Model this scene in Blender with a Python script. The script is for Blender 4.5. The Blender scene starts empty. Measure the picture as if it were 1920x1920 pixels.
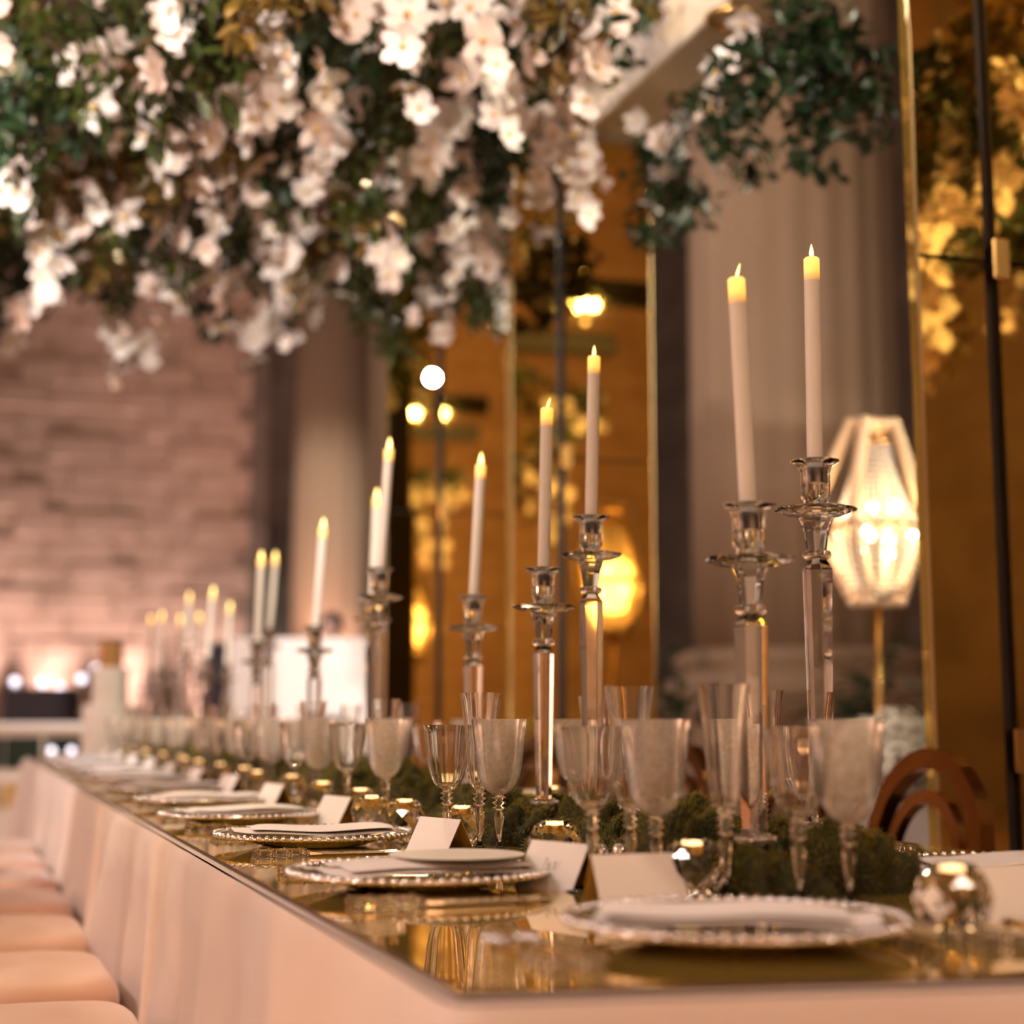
import bpy, bmesh, math, random
from math import sin, cos, pi, radians as R, tan, atan, sqrt
from mathutils import Vector, Matrix, Euler, Quaternion

rnd = random.Random(7)
S = bpy.context.scene
COL = S.collection

# ------------------------------------------------------------------ camera
F = 3100.0                      # focal length in pixels of the 1920 px frame
HORIZON = 1347.0
T = 0.76                        # table top
CAMZ = T + 0.21
YAW = math.atan(1040 / math.hypot(F, HORIZON - 960))      # heading, clockwise from the table axis (+Y)
PITCH = math.atan((HORIZON - 960) / F)
cam_d = bpy.data.cameras.new('camera')
cam = bpy.data.objects.new('camera', cam_d)
COL.objects.link(cam)
cam_d.sensor_width = 36
cam_d.sensor_fit = 'HORIZONTAL'
cam_d.lens = 36 * F / 1920
cam_d.clip_start = 0.05
cam_d.clip_end = 200
cam.location = (0, 0, CAMZ)
cam.rotation_euler = (pi / 2 + PITCH, 0, -YAW)
cam_d.dof.use_dof = True
cam_d.dof.focus_distance = 2.52
cam_d.dof.aperture_fstop = 2.15
S.camera = cam
CAMR = Euler((pi / 2 + PITCH, 0, -YAW)).to_matrix()


def ray(px, py):
    return CAMR @ Vector((px - 960, 960 - py, -F))


def on_z(px, py, z):
    d = ray(px, py)
    return Vector((0, 0, CAMZ)) + d * ((z - CAMZ) / d.z)


def at_d(px, py, dist):
    """point on the pixel's ray at a horizontal distance along the heading"""
    d = ray(px, py)
    h = Vector((sin(YAW), cos(YAW), 0))
    return Vector((0, 0, CAMZ)) + d * (dist / d.dot(h))


def at_u(px, py, u):
    d = ray(px, py)
    return Vector((0, 0, CAMZ)) + d * (u / d.y)


# ------------------------------------------------------------------ render look
S.view_settings.view_transform = 'Standard'
S.view_settings.look = 'None'
S.view_settings.gamma = 1
S.view_settings.exposure = 0.5
cy = S.cycles
cy.use_adaptive_sampling = True
cy.adaptive_threshold = 0.05
cy.max_bounces = 18
cy.diffuse_bounces = 3
cy.glossy_bounces = 5
cy.transmission_bounces = 16
cy.transparent_max_bounces = 24
cy.caustics_reflective = False
cy.caustics_refractive = False
cy.sample_clamp_indirect = 4.0
cy.blur_glossy = 0.3

# ------------------------------------------------------------------ world and hall lights
W = bpy.data.worlds.new('world')
S.world = W
W.use_nodes = True
W.node_tree.nodes['Background'].inputs[0].default_value = (0.05, 0.035, 0.025, 1)
W.node_tree.nodes['Background'].inputs[1].default_value = 0.3


def lamp(kind, name, loc, target, power, col, size=0.5, angle=60, blend=0.6):
    d = bpy.data.lights.new(name, kind)
    d.energy = power
    d.color = col
    if kind == 'AREA':
        d.shape = 'DISK'
        d.size = size
    else:
        d.shadow_soft_size = size
    if kind == 'SPOT':
        d.spot_size = R(angle)
        d.spot_blend = blend
    o = bpy.data.objects.new(name, d)
    COL.objects.link(o)
    o.location = loc
    if target is not None:
        o.rotation_euler = (Vector(target) - Vector(loc)).to_track_quat('-Z', 'Y').to_euler()
    return o


# unseen discs added for fill and crystal sparkle, then event spots and uplights
for x, y, z, pw, c in ((-6.5, 1.0, 6.5, 85, (1.0, 0.84, 0.78)), (-6.5, 4.5, 6.5, 85, (1.0, 0.86, 0.82)), (-6.5, 8.0, 6.5, 100, (1.0, 0.82, 0.78)),
                       (-3.0, -4.0, 6.8, 70, (1.0, 0.80, 0.66)), (1.5, -5.5, 6.8, 45, (1.0, 0.70, 0.55)), (5.5, -3.0, 6.8, 90, (1.0, 0.72, 0.50)),
                       (-4.5, 13.0, 8.5, 260, (1.0, 0.82, 0.76)), (-1.0, 17.0, 9.0, 260, (1.0, 0.82, 0.78))):
    lamp('AREA', 'hall_fill_disc', (x, y, z), (0.9 if y < 10 else x * 0.6, max(2.5, y) if y < 10 else y + 1, 0.8), pw, c, 0.7)
lamp('AREA', 'front_wall_fill', (0, -6.5, 0.4), (0, -10, 5), 1700, (1.0, 0.74, 0.52), 1.5)  # added fill: brightens the unseen wall that the crystal refracts
lamp('AREA', 'left_wall_fill', (-9.0, 4, 0.4), (-12, 5, 5), 2400, (1.0, 0.78, 0.68), 1.5)  # added fill on the unseen side wall, for brighter crystal
lamp('SPOT', 'flower_spot', (-3.6, -1.5, 4.4), (1.1, 6.2, 3.0), 3000, (1.0, 0.86, 0.78), 0.12, 44, 0.9)
lamp('SPOT', 'flower_fill_low', (-2.4, 2.0, 1.9), (0.9, 7.2, 2.9), 800, (1.0, 0.88, 0.78), 0.10, 46, 0.9)  # added low fill for the dim underside of the canopy
lamp('SPOT', 'flower_spot_centre', (1.0, 1.0, 2.9), (1.3, 6.0, 3.05), 260, (1.0, 0.86, 0.72), 0.10, 60, 0.9)
lamp('SPOT', 'flower_spot_right', (7.2, 1.0, 3.6), (1.9, 5.6, 3.0), 1500, (1.0, 0.86, 0.66), 0.12, 40, 0.9)
for i, (x, c) in enumerate(((0.2, 1.0), (1.6, 0.9), (3.0, 0.95), (4.4, 0.7))):
    lamp('SPOT', 'wall_uplight', (x, 31.45, 0.25), (x + 0.05, 31.95, 4.5), 1700 * c, (1.0, 0.72, 0.68), 0.1, 50, 1.0)
lamp('SPOT', 'column_uplight', (5.2, 28.0, 0.3), (6.2, 29.0, 7), 1500, (1.0, 0.60, 0.52), 0.1, 90, 1.0)
lamp('SPOT', 'column_wash', (2.5, 22.0, 9.5), (6.3, 29.3, 3.0), 2600, (1.0, 0.90, 0.84), 0.3, 34, 0.8)
lamp('SPOT', 'booth_fill_spot', (-3.0, 7.5, 8.0), (2.2, 12.0, 1.2), 1300, (1.0, 0.93, 0.90), 0.2, 26, 0.8)  # added fill without a fixture, whitens the booth
lamp('AREA', 'aisle_wash', (3.6, 8.5, 10.5), (6.3, 12.0, 5.0), 90, (1.0, 0.84, 0.72), 1.2)
for y in (1.7, 3.1, 4.5, 6.2):
    lamp('SPOT', 'amber_uplight', (-0.75, y, 0.12), (0.35, y + 0.35, 0.45), 13, (1.0, 0.48, 0.16), 0.06, 110, 1.0)

# ------------------------------------------------------------------ materials
MATS = {}


def mat(name, base=(0.8, 0.8, 0.8), rough=0.5, metal=0.0, trans=0.0, ior=1.5, emis=None, estr=0.0,
        noise=None, bump=None, sheen=0.0, sss=0.0, spec=0.5, alpha=1.0):
    m = bpy.data.materials.new(name)
    m.use_nodes = True
    nt = m.node_tree
    b = nt.nodes['Principled BSDF']
    b.inputs['Base Color'].default_value = (*base, 1)
    b.inputs['Roughness'].default_value = rough
    b.inputs['Metallic'].default_value = metal
    b.inputs['Transmission Weight'].default_value = trans
    b.inputs['IOR'].default_value = ior
    b.inputs['Specular IOR Level'].default_value = spec
    if sheen:
        b.inputs['Sheen Weight'].default_value = sheen
    if sss:
        b.inputs['Subsurface Weight'].default_value = sss
        b.inputs['Subsurface Radius'].default_value = (0.02, 0.012, 0.008)
    if emis:
        b.inputs['Emission Color'].default_value = (*emis, 1)
        b.inputs['Emission Strength'].default_value = estr
    if noise or bump:
        tc = nt.nodes.new('ShaderNodeTexCoord')
    if noise:                       # (scale, colour2, stretch)
        sc, c2, st = noise
        mp = nt.nodes.new('ShaderNodeMapping')
        mp.inputs['Scale'].default_value = st
        nz = nt.nodes.new('ShaderNodeTexNoise')
        nz.inputs['Scale'].default_value = sc
        nz.inputs['Detail'].default_value = 5
        rp = nt.nodes.new('ShaderNodeValToRGB')
        rp.color_ramp.elements[0].position = 0.35
        rp.color_ramp.elements[1].position = 0.68
        rp.color_ramp.elements[0].color = (*base, 1)
        rp.color_ramp.elements[1].color = (*c2, 1)
        nt.links.new(tc.outputs['Object'], mp.inputs[0])
        nt.links.new(mp.outputs[0], nz.inputs[0])
        nt.links.new(nz.outputs[0], rp.inputs[0])
        nt.links.new(rp.outputs[0], b.inputs['Base Color'])
    if bump:                        # (scale, strength)
        nb = nt.nodes.new('ShaderNodeTexNoise')
        nb.inputs['Scale'].default_value = bump[0]
        nb.inputs['Detail'].default_value = 4
        bp = nt.nodes.new('ShaderNodeBump')
        bp.inputs['Strength'].default_value = bump[1]
        bp.inputs['Distance'].default_value = 0.01
        nt.links.new(tc.outputs['Object'], nb.inputs[0])
        nt.links.new(nb.outputs[0], bp.inputs['Height'])
        nt.links.new(bp.outputs[0], b.inputs['Normal'])
    MATS[name] = m
    return m


def glass_sheet(name, tint, body, bodyw, ior=1.5, rough=0.02):
    """thin blown glass: see-through, Fresnel reflection and a share of milky body colour"""
    m = bpy.data.materials.new(name)
    m.use_nodes = True
    nt = m.node_tree
    nt.nodes.remove(nt.nodes['Principled BSDF'])
    out = nt.nodes['Material Output']
    tr = nt.nodes.new('ShaderNodeBsdfTransparent')
    tr.inputs[0].default_value = (*tint, 1)
    gl = nt.nodes.new('ShaderNodeBsdfGlossy')
    gl.inputs['Roughness'].default_value = rough
    gl.inputs['Color'].default_value = (1, 1, 1, 1)
    fr = nt.nodes.new('ShaderNodeFresnel')
    fr.inputs['IOR'].default_value = ior
    mx = nt.nodes.new('ShaderNodeMixShader')
    cur = tr
    if bodyw > 0:
        df = nt.nodes.new('ShaderNodeBsdfDiffuse')
        df.inputs[0].default_value = (*body, 1)
        tl = nt.nodes.new('ShaderNodeBsdfTranslucent')
        tl.inputs[0].default_value = (*body, 1)
        m1 = nt.nodes.new('ShaderNodeMixShader')
        m1.inputs[0].default_value = 0.5
        nt.links.new(df.outputs[0], m1.inputs[1])
        nt.links.new(tl.outputs[0], m1.inputs[2])
        m2 = nt.nodes.new('ShaderNodeMixShader')
        tc = nt.nodes.new('ShaderNodeTexCoord')
        nz = nt.nodes.new('ShaderNodeTexNoise')
        nz.inputs['Scale'].default_value = 160
        nz.inputs['Detail'].default_value = 3
        mr = nt.nodes.new('ShaderNodeMapRange')
        mr.inputs['From Min'].default_value = 0.3
        mr.inputs['From Max'].default_value = 0.7
        mr.inputs['To Min'].default_value = bodyw * 0.8
        mr.inputs['To Max'].default_value = min(1, bodyw * 1.15)
        nt.links.new(tc.outputs['Object'], nz.inputs[0])
        nt.links.new(nz.outputs[0], mr.inputs[0])
        nt.links.new(mr.outputs[0], m2.inputs[0])
        nt.links.new(tr.outputs[0], m2.inputs[1])
        nt.links.new(m1.outputs[0], m2.inputs[2])
        cur = m2
    nt.links.new(fr.outputs[0], mx.inputs[0])
    nt.links.new(cur.outputs[0], mx.inputs[1])
    nt.links.new(gl.outputs[0], mx.inputs[2])
    nt.links.new(mx.outputs[0], out.inputs[0])
    MATS[name] = m
    return m


mat('limestone', (0.33, 0.215, 0.15), 0.85, noise=(1.2, (0.46, 0.33, 0.25), (1, 1, 3)), bump=(14, 0.25))
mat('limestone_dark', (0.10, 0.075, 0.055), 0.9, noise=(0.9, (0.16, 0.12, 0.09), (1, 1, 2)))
mat('column_stone', (0.225, 0.15, 0.085), 0.75, noise=(0.8, (0.28, 0.205, 0.135), (1, 1, 0.3)), bump=(6, 0.1))
mat('floor_stone', (0.30, 0.22, 0.17), 0.35, noise=(0.7, (0.40, 0.30, 0.24), (1, 1, 1)))
mat('ceiling_plaster', (0.16, 0.11, 0.08), 0.9, noise=(0.5, (0.22, 0.16, 0.12), (1, 1, 1)))
mat('linen', (0.66, 0.53, 0.46), 0.62, sheen=0.2, noise=(3.0, (0.70, 0.58, 0.51), (1, 1, 1)), bump=(420, 0.06))
mat('gold_mirror', (0.84, 0.58, 0.13), 0.025, 0.78)
mat('amber_mirror', (0.84, 0.51, 0.115), 0.03, 1.0)
mat('gold_edge', (0.95, 0.75, 0.38), 0.25, 1.0)
mat('gold_metal', (0.83, 0.52, 0.17), 0.22, 1.0)
mat('bronze_gold', (0.34, 0.14, 0.035), 0.16, 1.0)
mat('black_frame', (0.012, 0.010, 0.009), 0.5)
mat('silver', (0.86, 0.84, 0.82), 0.14, 1.0)
mat('beam_cream', (0.80, 0.66, 0.44), 0.45, noise=(6, (0.86, 0.74, 0.54), (0.3, 0.3, 3)))
mat('crystal', (0.99, 0.985, 0.97), 0.0, trans=1.0, ior=1.52)
mat('clear_glass', (0.985, 0.985, 0.97), 0.0, trans=1.0, ior=1.45)
glass_sheet('thin_glass', (0.95, 0.94, 0.91), (0.9, 0.85, 0.78), 0.04)
glass_sheet('frosted_glass', (0.97, 0.93, 0.86), (0.96, 0.87, 0.74), 0.50, rough=0.15)
glass_sheet('charger_glass_reflected_gold', (0.95, 0.88, 0.62), (0.80, 0.58, 0.16), 0.36)  # gold body colour paints in the table mirror's reflected glow
mat('champagne', (0.95, 0.78, 0.42), 0.0, trans=1.0, ior=1.33)
mat('wax', (0.66, 0.62, 0.54), 0.5, sss=0.2)
mat('napkin', (0.86, 0.80, 0.76), 0.75, sheen=0.2, bump=(500, 0.08))
mat('card_white', (0.88, 0.83, 0.77), 0.7)
mat('card_amber', (0.80, 0.48, 0.10), 0.4, 0.35)  # amber, partly metallic back leaf
mat('ink', (0.25, 0.22, 0.20), 0.7)
mat('menu', (0.90, 0.84, 0.72), 0.6)
mat('moss', (0.014, 0.015, 0.002), 0.95, noise=(40, (0.045, 0.042, 0.005), (1, 1, 1)))
mat('moss_fibre', (0.07, 0.075, 0.006), 0.9, noise=(18, (0.26, 0.20, 0.022), (1, 1, 1)))
mat('leaf', (0.018, 0.038, 0.006), 0.42, noise=(9, (0.07, 0.085, 0.012), (1, 1, 1)))
mat('leaf_deep', (0.008, 0.022, 0.006), 0.42, noise=(9, (0.02, 0.05, 0.014), (1, 1, 1)))
mat('leaf_amber_lit', (0.10, 0.075, 0.010), 0.45, noise=(9, (0.20, 0.11, 0.02), (1, 1, 1)))  # amber light on the leaves, put into their colour
mat('twig', (0.08, 0.045, 0.022), 0.8)
mat('petal', (0.92, 0.86, 0.82), 0.6, sss=0.15)
mat('petal_warm', (0.90, 0.77, 0.70), 0.6, sss=0.15)
mat('orchid_throat', (0.75, 0.50, 0.16), 0.6)
mat('hydrangea', (0.86, 0.84, 0.72), 0.75, noise=(30, (0.82, 0.82, 0.66), (1, 1, 1)))
mat('peach_velvet', (0.74, 0.47, 0.34), 0.55, sheen=0.4, bump=(200, 0.05))
mat('white_lacquer', (0.84, 0.80, 0.76), 0.35)
mat('green_panel', (0.010, 0.030, 0.022), 0.25)
mat('gold_panel', (0.62, 0.42, 0.10), 0.35, 0.6)
mat('black_cloth', (0.016, 0.012, 0.018), 0.8)
mat('cake_icing', (0.80, 0.74, 0.66), 0.6, bump=(60, 0.15))
mat('copper_icing', (0.45, 0.22, 0.06), 0.5, bump=(90, 0.4))
mat('skin', (0.52, 0.33, 0.25), 0.55, sss=0.1)
mat('hair', (0.05, 0.03, 0.02), 0.6)
mat('shirt', (0.82, 0.80, 0.84), 0.8)
mat('trousers', (0.03, 0.03, 0.04), 0.8)
mat('glow_bulb', (1, 0.9, 0.7), 0.5, emis=(1.0, 0.80, 0.50), estr=9)
mat('glow_spot', (1, 0.95, 0.85), 0.5, emis=(1.0, 0.88, 0.62), estr=220)
mat('glow_globe', (1, 0.95, 1), 0.5, emis=(0.9, 0.85, 1.0), estr=2.0)
mat('flame', (1, 0.8, 0.3), 0.5, emis=(1.0, 0.66, 0.20), estr=3.4)
mat('tealight_glow', (1, 0.7, 0.3), 0.5, emis=(1.0, 0.60, 0.26), estr=2.6)
mat('bead_strand', (0.92, 0.86, 0.76), 0.15, trans=0.35, spec=0.8)
mat('bead_frame', (0.85, 0.62, 0.38), 0.3, 0.3)


def candle_tip_material():
    """wax of an LED taper: the lamp inside makes its top end glow, fading downwards along the candle"""
    m = mat('wax_lit_end', (0.9, 0.66, 0.36), 0.5, emis=(1.0, 0.50, 0.05), estr=1.0)
    nt = m.node_tree
    b = nt.nodes['Principled BSDF']
    tc = nt.nodes.new('ShaderNodeTexCoord')
    sp = nt.nodes.new('ShaderNodeSeparateXYZ')
    rp = nt.nodes.new('ShaderNodeValToRGB')
    rp.color_ramp.elements[0].position = 0.0
    rp.color_ramp.elements[0].color = (0.02, 0.008, 0.0, 1)
    rp.color_ramp.elements[1].position = 1.0
    rp.color_ramp.elements[1].color = (1.0, 0.56, 0.10, 1)
    e = rp.color_ramp.elements.new(0.45)
    e.color = (1.0, 0.44, 0.03, 1)
    nt.links.new(tc.outputs['Generated'], sp.inputs[0])
    nt.links.new(sp.outputs['Z'], rp.inputs[0])
    nt.links.new(rp.outputs[0], b.inputs['Emission Color'])
    b.inputs['Emission Strength'].default_value = 0.95


candle_tip_material()


# ------------------------------------------------------------------ mesh helpers
class MB:
    def __init__(self):
        self.v, self.f = [], []

    def add(self, vs, fs, M=None):
        o = len(self.v)
        self.v += [tuple(M @ Vector(p)) if M else tuple(p) for p in vs]
        self.f += [tuple(i + o for i in q) for q in fs]
        return self

    def box(self, c, s, M=None, ch=0.0):
        x, y, z = s[0] / 2, s[1] / 2, s[2] / 2
        cx, cy_, cz = c
        if ch <= 0:
            vs = [(cx + a * x, cy_ + b * y, cz + d * z) for d in (-1, 1) for b in (-1, 1) for a in (-1, 1)]
            return self.add(vs, [(0, 2, 3, 1), (4, 5, 7, 6), (0, 1, 5, 4), (2, 6, 7, 3), (0, 4, 6, 2), (1, 3, 7, 5)], M)
        rings = []
        for zz, k in ((-z, ch), (-z + ch, 0), (z - ch, 0), (z, ch)):
            X, Y = x - k, y - k
            q = ch
            rings.append([(cx + a, cy_ + b, cz + zz) for a, b in
                          ((X - q, -Y), (X, -Y + q), (X, Y - q), (X - q, Y), (-X + q, Y), (-X, Y - q), (-X, -Y + q), (-X + q, -Y))])
        return self.loft(rings, True, M)

    def loft(self, rings, caps=True, M=None, closed=True):
        n = len(rings[0])
        vs = [p for r in rings for p in r]
        fs = []
        for i in range(len(rings) - 1):
            for j in range(n if closed else n - 1):
                a, b = i * n + j, i * n + (j + 1) % n
                fs.append((a, b, b + n, a + n))
        if caps:
            fs.append(tuple(reversed(range(n))))
            fs.append(tuple((len(rings) - 1) * n + j for j in range(n)))
        return self.add(vs, fs, M)

    def lathe(self, prof, seg=24, caps=True, M=None, rot=0.0, mod=None):
        rings = []
        for k, (r, z) in enumerate(prof):
            ring = []
            for j in range(seg):
                a = rot + 2 * pi * j / seg
                rr = r if mod is None else r * mod(a, z)
                ring.append((rr * cos(a), rr * sin(a), z))
            rings.append(ring)
        return self.loft(rings, caps, M)

    def tube(self, pts, rad, seg=6, M=None, caps=True):
        pts = [Vector(p) for p in pts]
        rads = rad if isinstance(rad, (list, tuple)) else [rad] * len(pts)
        rings = []
        nrm = None
        for i, p in enumerate(pts):
            t = (pts[min(i + 1, len(pts) - 1)] - pts[max(i - 1, 0)]).normalized()
            if nrm is None:
                nrm = t.orthogonal().normalized()
            else:
                nrm = (nrm - t * nrm.dot(t)).normalized()
            bi = t.cross(nrm)
            rings.append([p + (nrm * cos(2 * pi * j / seg) + bi * sin(2 * pi * j / seg)) * rads[i] for j in range(seg)])
        return self.loft(rings, caps, M)

    def torus(self, c, r, rr, seg=32, s2=8, M=None, axis='Z', sx=1.0, sy=1.0):
        vs, fs = [], []
        for i in range(seg):
            a = 2 * pi * i / seg
            for j in range(s2):
                b = 2 * pi * j / s2
                x, y, z = (r + rr * cos(b)) * cos(a) * sx, (r + rr * cos(b)) * sin(a) * sy, rr * sin(b)
                p = {'Z': (x, y, z), 'X': (z, x, y), 'Y': (x, z, y)}[axis]
                vs.append((p[0] + c[0], p[1] + c[1], p[2] + c[2]))
        for i in range(seg):
            for j in range(s2):
                fs.append((i * s2 + j, ((i + 1) % seg) * s2 + j, ((i + 1) % seg) * s2 + (j + 1) % s2, i * s2 + (j + 1) % s2))
        return self.add(vs, fs, M)

    def ball(self, c, r, seg=8, rings=5, M=None, sz=1.0):
        prof = [(r * sin(pi * (k + 0.0) / rings) if 0 < k < rings else r * 0.05, -r * sz * cos(pi * k / rings)) for k in range(rings + 1)]
        Mt = Matrix.Translation(Vector(c))
        return self.lathe(prof, seg, True, (M @ Mt) if M else Mt)

    def mesh(self, name, material=None, smooth=False):
        me = bpy.data.meshes.new(name)
        me.from_pydata([tuple(p) for p in self.v], [], self.f)
        me.validate()
        bm = bmesh.new()
        bm.from_mesh(me)
        bmesh.ops.recalc_face_normals(bm, faces=bm.faces)
        bm.to_mesh(me)
        bm.free()
        if material:
            me.materials.append(MATS[material])
        if smooth is True:
            me.polygons.foreach_set('use_smooth', [True] * len(me.polygons))
        elif smooth:
            me.polygons.foreach_set('use_smooth', [True] * len(me.polygons))
            me.set_sharp_from_angle(angle=R(smooth))
        return me

    def build(self, name, material, parent=None, smooth=False, loc=None):
        return put(name, self.mesh(name, material, smooth), parent, loc)


def put(name, me, parent=None, loc=None, rot=None, scale=None):
    o = bpy.data.objects.new(name, me)
    COL.objects.link(o)
    if parent is not None:
        o.parent = parent
    if loc is not None:
        o.location = loc
    if rot is not None:
        o.rotation_euler = rot
    if scale is not None:
        o.scale = scale if hasattr(scale, '__len__') else (scale,) * 3
    return o


def tag(o, label=None, cat=None, group=None, kind=None):
    if label:
        o['label'] = label
    if cat:
        o['category'] = cat
    if group:
        o['group'] = group
    if kind:
        o['kind'] = kind
    return o


def thing(name, label, cat, loc=(0, 0, 0), rz=0.0, group=None, rot=None):
    o = put(name, None, None, loc, rot or (0, 0, rz))
    return tag(o, label, cat, group)


def struct(o):
    o['kind'] = 'structure'
    return o


ORD = ['first', 'second', 'third', 'fourth', 'fifth', 'sixth', 'seventh', 'eighth', 'ninth', 'tenth', 'eleventh', 'twelfth',
       'thirteenth', 'fourteenth', 'fifteenth', 'sixteenth', 'seventeenth', 'eighteenth', 'nineteenth', 'twentieth']



def nth(k):
    """k counts from 0"""
    if k < len(ORD):
        return ORD[k]
    return ('twenty-', 'thirty-')[(k + 1) // 10 - 2] + ORD[(k + 1) % 10 - 1] if (k + 1) % 10 else 'thirtieth'


# ================================================================== THE HALL
struct(MB().box((0, 11, -0.05), (26, 44, 0.1)).build('floor', 'floor_stone'))
struct(MB().box((0, 11, 12.05), (26, 44, 0.1)).build('ceiling', 'ceiling_plaster'))
struct(MB().box((-12.1, 11, 6), (0.2, 44, 12)).build('wall_left', 'limestone'))
struct(MB().box((11.1, 11, 6), (0.2, 44, 12)).build('wall_right', 'limestone_dark'))
struct(MB().box((0, -10.1, 6), (26, 0.2, 12)).build('wall_front', 'limestone'))
wb = struct(MB().box((-3.3, 32.3, 6), (17.6, 0.4, 12)).build('wall_back', 'limestone'))
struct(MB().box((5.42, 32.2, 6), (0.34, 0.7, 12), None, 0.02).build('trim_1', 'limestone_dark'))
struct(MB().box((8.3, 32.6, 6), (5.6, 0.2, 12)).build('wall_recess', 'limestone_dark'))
# stone courses of the back wall, each block a piece of its own
block_me = [MB().box((0, 0, 0), (w - 0.02, 0.16, 0.468), None, 0.012).mesh('stone_block', 'limestone') for w in (1.3, 1.0)]
for r in range(24):
    z = 0.24 + 0.485 * r
    x = -0.9 - (0.55 if r % 2 else 0.0)
    k = r
    while x < 5.35:
        w = (1.3, 1.0)[k % 2]
        k += 1
        if x + w > 5.5:
            break
        put('stone_block', block_me[(k - 1) % 2], wb, (x + w / 2, 32.06 + rnd.uniform(-0.02, 0.02), z))
        x += w
# engaged columns of the right aisle
flute = lambda n: (lambda a, z: 1.0 - 0.028 * (0.5 + 0.5 * cos(n * a)))


def hall_column(y, label, x=6.5, r=0.86):
    t = thing('stone_column', label, 'column', (x, y, 0), group='great stone columns of the aisle')
    MB().box((0, 0, 0.55), (2.3, 2.3, 1.1), None, 0.03).build('plinth', 'column_stone', t)
    MB().lathe([(1.12, 1.1), (1.15, 1.17), (1.10, 1.26), (1.0, 1.30), (0.98, 1.36), (1.03, 1.42), (1.0, 1.48), (0.9, 1.52)], 40).build('base_moulding', 'column_stone', t, True)
    MB().lathe([(r, 1.52), (r, 3), (r * 0.99, 6), (r * 0.96, 9), (r * 0.94, 11)], 120, True, None, 0, flute(20)).build('shaft', 'column_stone', t, True)
    MB().lathe([(r, 11), (r * 1.05, 11.1), (r * 1.3, 11.5), (r * 1.35, 11.98)], 40).build('capital', 'column_stone', t, True)
    return t


hall_column(12.1, 'huge fluted brown stone column behind the lit crystal lamp')
hall_column(17.9, 'fluted stone column hidden behind the middle mirror pillar')
hall_column(23.7, 'fluted stone column behind the farthest mirror pillar')
hall_column(29.5, 'tall stone column washed with pink light beside the block wall')

# ================================================================== THE LONG TABLE
VL, VR = 0.368, 1.55
corner = on_z(868, 1858, T)
cornerR = on_z(1920, 1829, T)
VL = corner.x
U0 = corner.y
skew = (cornerR.y - corner.y) / (cornerR.x - corner.x)      # the near end is cut slightly askew


def cloth(name, u0, u1, label, sk0=0.0, seed=1, free=(False, False)):
    """linen over a table: flat top and four hanging sides whose folds deepen downwards"""
    r2 = random.Random(seed)
    off = 0.012
    x0, x1 = VL - off, VR + off
    y00, y01 = u0 - off, u0 + sk0 * (x1 - x0) - off
    y1 = u1 + off
    per = []                          # perimeter points with outward normals and a corner weight

    def side(a, b, nrm, n):
        for i in range(n):
            t = i / n
            p = (a[0] + (b[0] - a[0]) * t, a[1] + (b[1] - a[1]) * t)
            L = math.hypot(b[0] - a[0], b[1] - a[1])
            dc = min(t, 1 - t) * L
            per.append((p, nrm, dc, t * L))
    A, B, C, D = (x0, y00), (x1, y01), (x1, y1), (x0, y1)
    side(A, B, (0, -1), 44)
    side(B, C, (1, 0), 70)
    side(C, D, (0, 1), 40)
    side(D, A, (-1, 0), 110)
    n = len(per)
    ph = [r2.uniform(0, 6.28) for _ in range(8)]
    fr = [r2.uniform(9, 24) for _ in range(8)]
    levels = 12
    rings = [[(p[0][0], p[0][1], T - 0.006) for p in per]]
    top_r = rings[0]
    for k in range(1, levels + 1):
        t = k / levels
        ring = []
        for i, ((px, py), nr, dc, s) in enumerate(per):
            drop = T - 0.006 - 0.012 - (T - 0.03) * t
            if k == 1:
                drop = T - 0.018
            fold = sum(sin(fr[q] * s + ph[q] + nr[0] * 2 + nr[1]) for q in range(3)) / 3
            amp = 0.085 * t ** 0.8
            outw = 0.006 + 0.018 * t + amp * (0.5 + 0.5 * fold)
            cz = math.exp(-(dc / 0.10) ** 2)
            if nr[1] != 0 and not (free[0] if nr[1] < 0 else free[1]):
                outw = 0.002
            else:
                outw += 0.11 * t * cz
            # corners swing outwards along both normals
            tx, ty = -nr[1], nr[0]
            ring.append((px + nr[0] * outw, py + nr[1] * outw, max(drop, 0.012)))
        rings.append(ring)
    mb = MB()
    mb.loft(rings, False)
    # top surface
    mb.add(top_r, [tuple(range(n))])
    o = mb.build(name, 'linen', None, 60)
    sub = o.modifiers.new('soft', 'SMOOTH')
    sub.factor = 0.4
    sub.iterations = 2
    return tag(o, label, 'tablecloth', 'blush linen cloths of the long table')


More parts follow.
